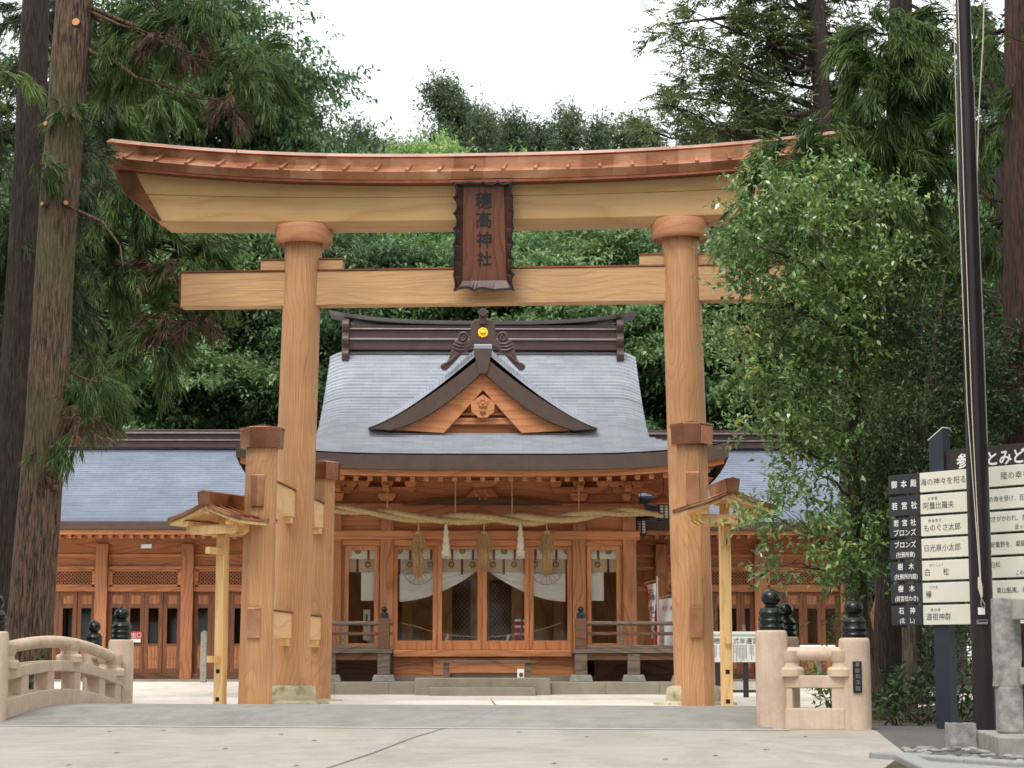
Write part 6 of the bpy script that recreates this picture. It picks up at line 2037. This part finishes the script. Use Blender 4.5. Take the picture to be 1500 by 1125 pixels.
tree("cedar_tree", "massive red barked cedar trunk at the right edge behind the flag pole", "tree", None,
     [foot(1545, 25), at(1532, 700, 25), at(1527, 400, 25), at(1522, 0, 25), at(1518, -260, 25)], [.58, .47, .45, .42, .38],
     [lob(1500, 60, 24.6, 45, 40), lob(1440, 60, 26, 40, 60), lob(1440, 190, 26, 40, 70), lob(1560, 150, 25, 70, 80), lob(1455, 330, 26.4, 40, 60), lob(1430, 470, 26.4, 45, 60)],
     'sugi', M['leaf_sugi'], M['bark_red'], 260, 1.1, .05, -.2, seg=28, ridged=.08,
     extra_limbs=[([at(1500, 560, 25.0), at(1470, 520, 25.4), at(1432, 480, 25.8), at(1400, 440, 26)], .07), ([at(1500, 300, 25.2), at(1450, 290, 25.6), at(1400, 250, 26)], .05)])
# -- glossy evergreen in front of the right gate legs
tree("evergreen_tree", "glossy leaved evergreen tree with a few yellow leaves before the right gate legs", "tree", None,
     [foot(1284, 25), at(1262, 900, 25), at(1250, 700, 25), at(1252, 520, 25), at(1225, 380, 25), at(1215, 280, 25)], [.13, .10, .085, .07, .045, .02],
     [lob(1145, 300, 24.8, 60, 45), lob(1225, 290, 24.8, 70, 45), lob(1290, 320, 25, 50, 45), lob(1110, 360, 24.6, 50, 40), lob(1195, 380, 24.6, 80, 50), lob(1270, 390, 24.8, 60, 45), lob(1085, 420, 24.6, 35, 30), lob(1150, 450, 24.6, 75, 40), lob(1230, 470, 24.6, 65, 45),
      lob(1085, 485, 24.6, 42, 22), lob(1140, 530, 24.6, 70, 35), lob(1215, 560, 24.7, 65, 45), lob(1170, 600, 24.8, 55, 35), lob(1100, 545, 24.7, 30, 20), lob(1255, 640, 24.8, 55, 50), lob(1130, 640, 24.6, 55, 22), lob(1190, 690, 24.7, 65, 35), lob(1265, 730, 24.8, 55, 50),
      lob(1120, 755, 24.4, 35, 18), lob(1170, 770, 24.4, 60, 32), lob(1230, 800, 24.5, 60, 40), lob(1160, 825, 24.4, 45, 25), lob(1280, 830, 24.6, 40, 45), lob(1310, 400, 25, 50, 60), lob(1300, 560, 25.2, 40, 60)],
     'broad', M['leaf_gloss'], M['bark_grey'], 330, 1.25, .03, .2, clump_k=11, sig=.22, flat=.5)
tree("yew_tree", "soft dark evergreen tree with fine leaves behind the guide board", "tree", None,
     [foot(1332, 24), at(1330, 880, 24), at(1350, 650, 24.2), at(1370, 500, 24.4), at(1385, 400, 24.5)], [.09, .08, .07, .05, .02],
     [lob(1380, 560, 24.2, 70, 55), lob(1330, 620, 24.2, 50, 50), lob(1430, 610, 24.6, 60, 50), lob(1350, 480, 24.5, 55, 50), lob(1420, 520, 24.8, 50, 50), lob(1300, 690, 24.3, 40, 50), lob(1340, 740, 24.6, 45, 60), lob(1480, 560, 24.6, 40, 60), lob(1290, 480, 25.4, 45, 70), lob(1400, 720, 24.9, 60, 50), lob(1310, 800, 24.8, 35, 40)],
     'fine', M['leaf_yew'], M['bark_grey'], 700, 1.25, .028, .2, clump_k=16, sig=.25)
# -- cypress further back on the right
tree("cypress_tree", "cypress with long bare limbs reaching left over the right end of the gate roof", "tree", None,
     [foot(1262, 42), at(1240, 600, 42), at(1208, 300, 42), at(1202, 100, 42), at(1192, -60, 42), at(1188, -250, 42)], [.26, .22, .20, .185, .16, .12],
     [lob(985, 55, 41.5, 45, 35), lob(1040, 30, 42, 55, 40), lob(1060, 105, 41.5, 60, 40), lob(1120, 60, 42, 60, 50), lob(1000, 160, 41, 50, 24), lob(955, 145, 41, 25, 14), lob(1070, 185, 41.5, 70, 30), lob(1140, 150, 42, 55, 50), lob(1160, 220, 42, 60, 50), lob(1190, 50, 42.8, 60, 60),
      lob(950, 190, 41.2, 45, 22), lob(1100, -30, 42, 80, 40), lob(1250, 120, 43, 60, 90), lob(1260, 300, 43, 60, 90), lob(1090, 215, 42.4, 60, 40), lob(1180, 330, 43, 60, 60), lob(1240, 0, 43, 60, 60), lob(1110, 110, 43, 70, 60), lob(1030, 130, 43, 60, 45), lob(1140, 200, 44, 80, 60), lob(1040, 195, 43, 60, 30), lob(1150, 10, 43, 60, 40)],
     'hinoki', M['leaf_hinoki'], M['bark_dark'], 112, 1.15, .05, .1, clump_k=8, sig=.24,
     extra_limbs=[([at(1196, 60, 42), at(1130, 45, 41.8), at(1060, 25, 41.6), at(985, 35, 41.4)], .06), ([at(1204, 165, 42), at(1150, 170, 41.6), at(1060, 150, 41.4), at(960, 138, 41)], .07), ([at(1200, 100, 42), at(1170, 105, 41.6), at(1130, 88, 41.4)], .05)])
# -- dark fill trees on the right and left flanks
flank = [("evergreen_tree", "dark evergreen between the flag pole and the massive cedar, filling the right edge", 1470, 31, [lob(1470, 520, 31, 80, 130), lob(1430, 760, 31, 80, 110), lob(1500, 880, 31, 60, 90), lob(1500, 250, 32, 90, 130), lob(1380, 250, 32, 70, 120), lob(1440, 60, 32, 100, 90), lob(1490, 700, 30, 50, 100), lob(1420, 900, 33, 70, 70)]),
         ("evergreen_tree", "dark evergreen thicket behind the glossy tree and left of the guide board", 1335, 34, [lob(1310, 640, 34, 70, 110), lob(1290, 820, 34, 50, 90), lob(1380, 860, 34, 70, 110), lob(1290, 450, 34, 70, 110), lob(1240, 620, 36, 45, 90), lob(1180, 500, 36, 50, 60), lob(1350, 400, 34, 70, 100), lob(1320, 920, 37, 90, 60), lob(1270, 720, 37, 40, 120), lob(1400, 800, 37, 80, 120), lob(1400, 935, 44, 120, 50), lob(1290, 900, 44, 50, 70)]),
         ("evergreen_tree", "dark evergreen beyond the right gate leg above the side hall roof", 1130, 62, [lob(1090, 560, 62, 60, 60), lob(1150, 540, 62, 60, 80), lob(1060, 470, 62, 50, 60), lob(1130, 440, 62, 70, 60), lob(1200, 620, 62, 60, 60)])]
for nm, lb, px, Y, lo in flank:
    tree(nm, lb, "tree", None, [foot(px, Y), at(px, 600, Y), at(px, 200, Y)], [.22, .18, .1], lo, 'far', M['leaf_yew'], M['bark_dark'], 40, .62 if Y < 50 else .8, .05, .1, clump_k=9, flat=.6)
# torn trunk and stump on the right
st = thing("tree_stump", "reddish torn tree stump standing between the bridge railing and the guide board", "stump", foot(1300, 29.5))
MB().tube([foot(1300, 29.5), at(1300, 960, 29.5), at(1298, 900, 29.5), at(1300, 872, 29.5)], [.36, .24, .22, .17], 16, jitter=.2).build("trunk", M['bark_stump'], st, smooth=True, angle=80)

# -- forest behind the halls: a few kinds grown once, then copied
def proto_broad(H, Rr, seed, mat, fixed=620, size=1.0, name="broadleaf_tree", kind='far'):
    global rng
    rng = np.random.default_rng(seed); random.seed(seed)
    lobes = []
    nl = 15
    for k in range(nl):
        t = (k + .5) / nl
        z = H * (.22 + .72 * t)
        rad = Rr * (math.sin(math.pi * min(1, .18 + .8 * t)) ** .7) * .75
        a = k * 2.4 + random.random()
        lobes.append(((rad * math.cos(a), rad * math.sin(a), z), (Rr * random.uniform(.38, .55), Rr * random.uniform(.38, .55), Rr * random.uniform(.22, .34))))
    return tree(name, "x y z w", "tree", None, [(0, 0, 0), (.1, .1, H * .4), (-.1, 0, H * .75), (0, 0, H * .95)], [.28, .22, .13, .04], lobes, kind, mat, M['bark_grey'], fixed=fixed, size=size, limb_r=.06, sag=.25, clump_k=4.5, sig=.34, flat=.35)
def proto_conifer(H, Rr, seed, mat, fixed=760, size=1.0, gappy=.0, name="conifer_tree"):
    global rng
    rng = np.random.default_rng(seed); random.seed(seed)
    lobes = []
    nt_ = 11
    for k in range(nt_):
        t = k / (nt_ - 1)
        z = H * (.2 + .78 * t)
        rad = Rr * (1 - t) ** .9 + .14
        for q in range(4 if t < .75 else 2):
            if random.random() < gappy: continue
            a = q * 1.57 + k * .9 + random.random() * .6
            rq = rad * random.uniform(.35, .7)
            lobes.append(((rq * math.cos(a), rq * math.sin(a), z + random.uniform(-.3, .3)), (rad * .42 + .12, rad * .42 + .12, .30 + H * .014)))
    return tree(name, "x y z w", "tree", None, [(0, 0, 0), (0, 0, H * .5), (0, 0, H * .99)], [.25, .16, .03], lobes, 'farneedle', mat, M['bark_dark'], fixed=int(fixed / 3.2), size=size, limb_r=.05, sag=-.1, clump_k=3, sig=.32)

PB = [proto_broad(15, 3.2, 11, M['leaf_far'], size=1.0), proto_broad(17, 3.8, 12, M['leaf_far2'], size=1.1), proto_broad(14, 3.0, 13, M['leaf_bright'], size=.9)]
PC = [proto_conifer(17, 2.6, 21, M['leaf_far_dark']), proto_conifer(18, 2.2, 22, M['leaf_far_dark'], fixed=640, gappy=.42), proto_conifer(17, 3.0, 23, M['leaf_far_dark'])]
used = {}
def plant(proto, px, Y, H, h0, label, group=None, wide=1.0, rz=None):
    o = proto if proto.name not in used else copy_tree(proto)
    used[proto.name] = 1
    o.location = foot(px, Y)
    s = H / h0
    o.scale = (s * wide, s * wide, s)
    o.rotation_euler = (0, 0, rz if rz is not None else random.uniform(0, 6.28))
    o["label"] = label; o["category"] = "tree"
    if group: o["group"] = group
    return o
def Hof(py, Y): return zof(py, Y)
random.seed(5)
WL_ = "pale green broadleaf tree of the wood just behind the hall roofs"
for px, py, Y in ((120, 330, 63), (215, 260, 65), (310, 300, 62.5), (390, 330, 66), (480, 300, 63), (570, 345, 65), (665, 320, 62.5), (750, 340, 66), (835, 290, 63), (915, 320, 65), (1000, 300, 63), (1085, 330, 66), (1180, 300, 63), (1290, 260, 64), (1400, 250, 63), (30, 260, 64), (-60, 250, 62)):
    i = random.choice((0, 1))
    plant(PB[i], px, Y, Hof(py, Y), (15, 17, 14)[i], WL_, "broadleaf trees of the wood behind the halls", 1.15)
DL = "dark conifer of the wood standing behind the broadleaf trees"
for px, py, Y in ((60, 200, 72), (170, 150, 74), (420, 262, 73), (520, 285, 75), (610, 290, 72), (700, 285, 75), (795, 280, 72), (880, 272, 74), (960, 255, 73), (1050, 220, 75), (1140, 180, 73), (1250, 160, 72), (1370, 140, 74), (1480, 120, 72), (-40, 120, 72)):
    i = random.choice((0, 2))
    plant(PC[i], px, Y, Hof(py, Y), 17, DL, "dark conifers of the wood behind the halls", 1.2)
# skyline individuals, each one tellable by its outline above the gate roof
plant(PC[1], 515, 92, Hof(192, 92), 18, "small slim dark conifer showing above the left half of the gate roof", None, .9, 1.0)
plant(PC[0], 640, 95, Hof(144, 95), 17, "tallest dark conifer on the skyline, left of the name board", None, .95, 2.0)
plant(PC[1], 678, 96, Hof(164, 96), 18, "thin second peak of a conifer right of the tallest skyline conifer", None, .9, 4.0)
plant(PC[2], 703, 88, Hof(189, 88), 17, "round topped brownish conifer on the skyline just left of the centre", None, .65, 1.0)
plant(PC[1], 752, 93, Hof(176, 93), 18, "sparse see through conifer on the skyline right of the centre", None, .8, 5.0)
plant(PC[1], 832, 92, Hof(169, 92), 18, "dark pointed conifer on the skyline between the sparse one and the cypress limbs", None, .85, .3)
plant(PC[1], 885, 94, Hof(184, 94), 18, "ragged conifer on the skyline partly behind the cypress limbs", None, .8, 2.6)
plant(PC[2], 560, 94, Hof(236, 94), 17, "low dark conifer crown just left of the tallest skyline conifer", None, .9, 3.0)
plant(PC[2], 730, 97, Hof(219, 97), 17, "low dark conifer crown in the dip right of the round topped conifer", None, 1.0, 2.0)
plant(PC[2], 795, 96, Hof(212, 96), 17, "low dark conifer crown in the dip left of the pointed conifer", None, 1.0, 5.0)
plant(PC[0], 930, 90, Hof(202, 90), 17, "dark conifer behind the tips of the cypress limbs", None, 1.3, 1.5)
plant(PB[2], 640, 70, Hof(186, 70), 14, "fresh light green broadleaf crown rising above the gate roof at the centre", None, .8, 1.2)
plant(PB[2], 585, 70, Hof(205, 70), 14, "light green broadleaf crown peeking over the gate roof beside the fresher one", None, .7, 3.2)
plant(PB[2], 770, 71, Hof(212, 71), 14, "small light green crown tip over the gate roof right of the name board", None, .6, 4.2)
plant(PB[1], 320, 67, Hof(-25, 67), 17, "big light green broadleaf tree towering at the left above the gate roof", None, .82, .5)
plant(PB[0], 415, 68, Hof(100, 68), 15, "rounded broadleaf tree at the left edge of the open sky", None, .62, 2.0)
plant(PB[1], 210, 69, Hof(-60, 69), 17, "dark tall broadleaf tree behind the left cedars", None, .9, 3.0)

# trees of the precinct round and behind the viewer, mirrored in copper and glass
BL_ = "tall tree of the precinct beside or behind the viewer, outside the photo"
random.seed(9)
for x, y, h in ((-17, 2, 15), (-19, 12, 17), (-18, -12, 16), (18, -12, 16), (17, 0, 15), (16, 10, 16), (-4, -60, 14), (5, -62, 14), (-14, -58, 14), (15, -57, 14), (-18, 22, 18), (16, 21, 17)):
    i = random.choice((0, 1))
    o = plant(PB[i], 707, 60, h, (15, 17)[i], BL_, "trees round the viewer", 1.25)
    o.location = (x, y, 0)

# -- low plants at the foot of the right hand trees
def fern(label, px, Y, h, n, wide, mat):
    global rng
    r = thing("shrub", label, "shrub", foot(px, Y))
    b = np.array(foot(px, Y))
    P = b + np.column_stack([rng.normal(size=n) * wide, rng.normal(size=n) * wide * .7, rng.random(n) ** .8 * h])
    V, Fq = foliage('broad', P, unit(np.column_stack([rng.normal(size=n), rng.normal(size=n), rng.random(n) + .4])), 1.35)
    mesh_np("leaves", V, Fq, mat, r)
    st = MB()
    for k in range(7):
        q = P[rng.integers(0, n)]
        st.tube([b + np.array([rng.normal() * .05, rng.normal() * .05, 0]), (b + q) / 2 + np.array([0, 0, .05]), q], [.010, .008, .004], 5)
    st.build("stems", M['bark_grey'], r)
fern("low leafy shrub growing at the foot of the right bridge railing", 1305, 22.8, .30, 24, .2, M['leaf_yew'])
fern("low leafy shrub before the guide board post", 1345, 23.6, .28, 26, .24, M['leaf_yew'])
fern("tiny leafy plant showing through the right railing", 1215, 26.5, .38, 26, .14, M['leaf_gloss'])
fern("low dark shrub behind the flag pole foot", 1405, 23.5, .3, 26, .3, M['leaf_yew'])
fern("low shrub between the stump and the guide board", 1330, 27, .35, 36, .35, M['leaf_yew'])
fern("low leafy plant sprouting at the left cedar foot", -10, 27.5, .5, 90, .3, M['leaf_yew'])
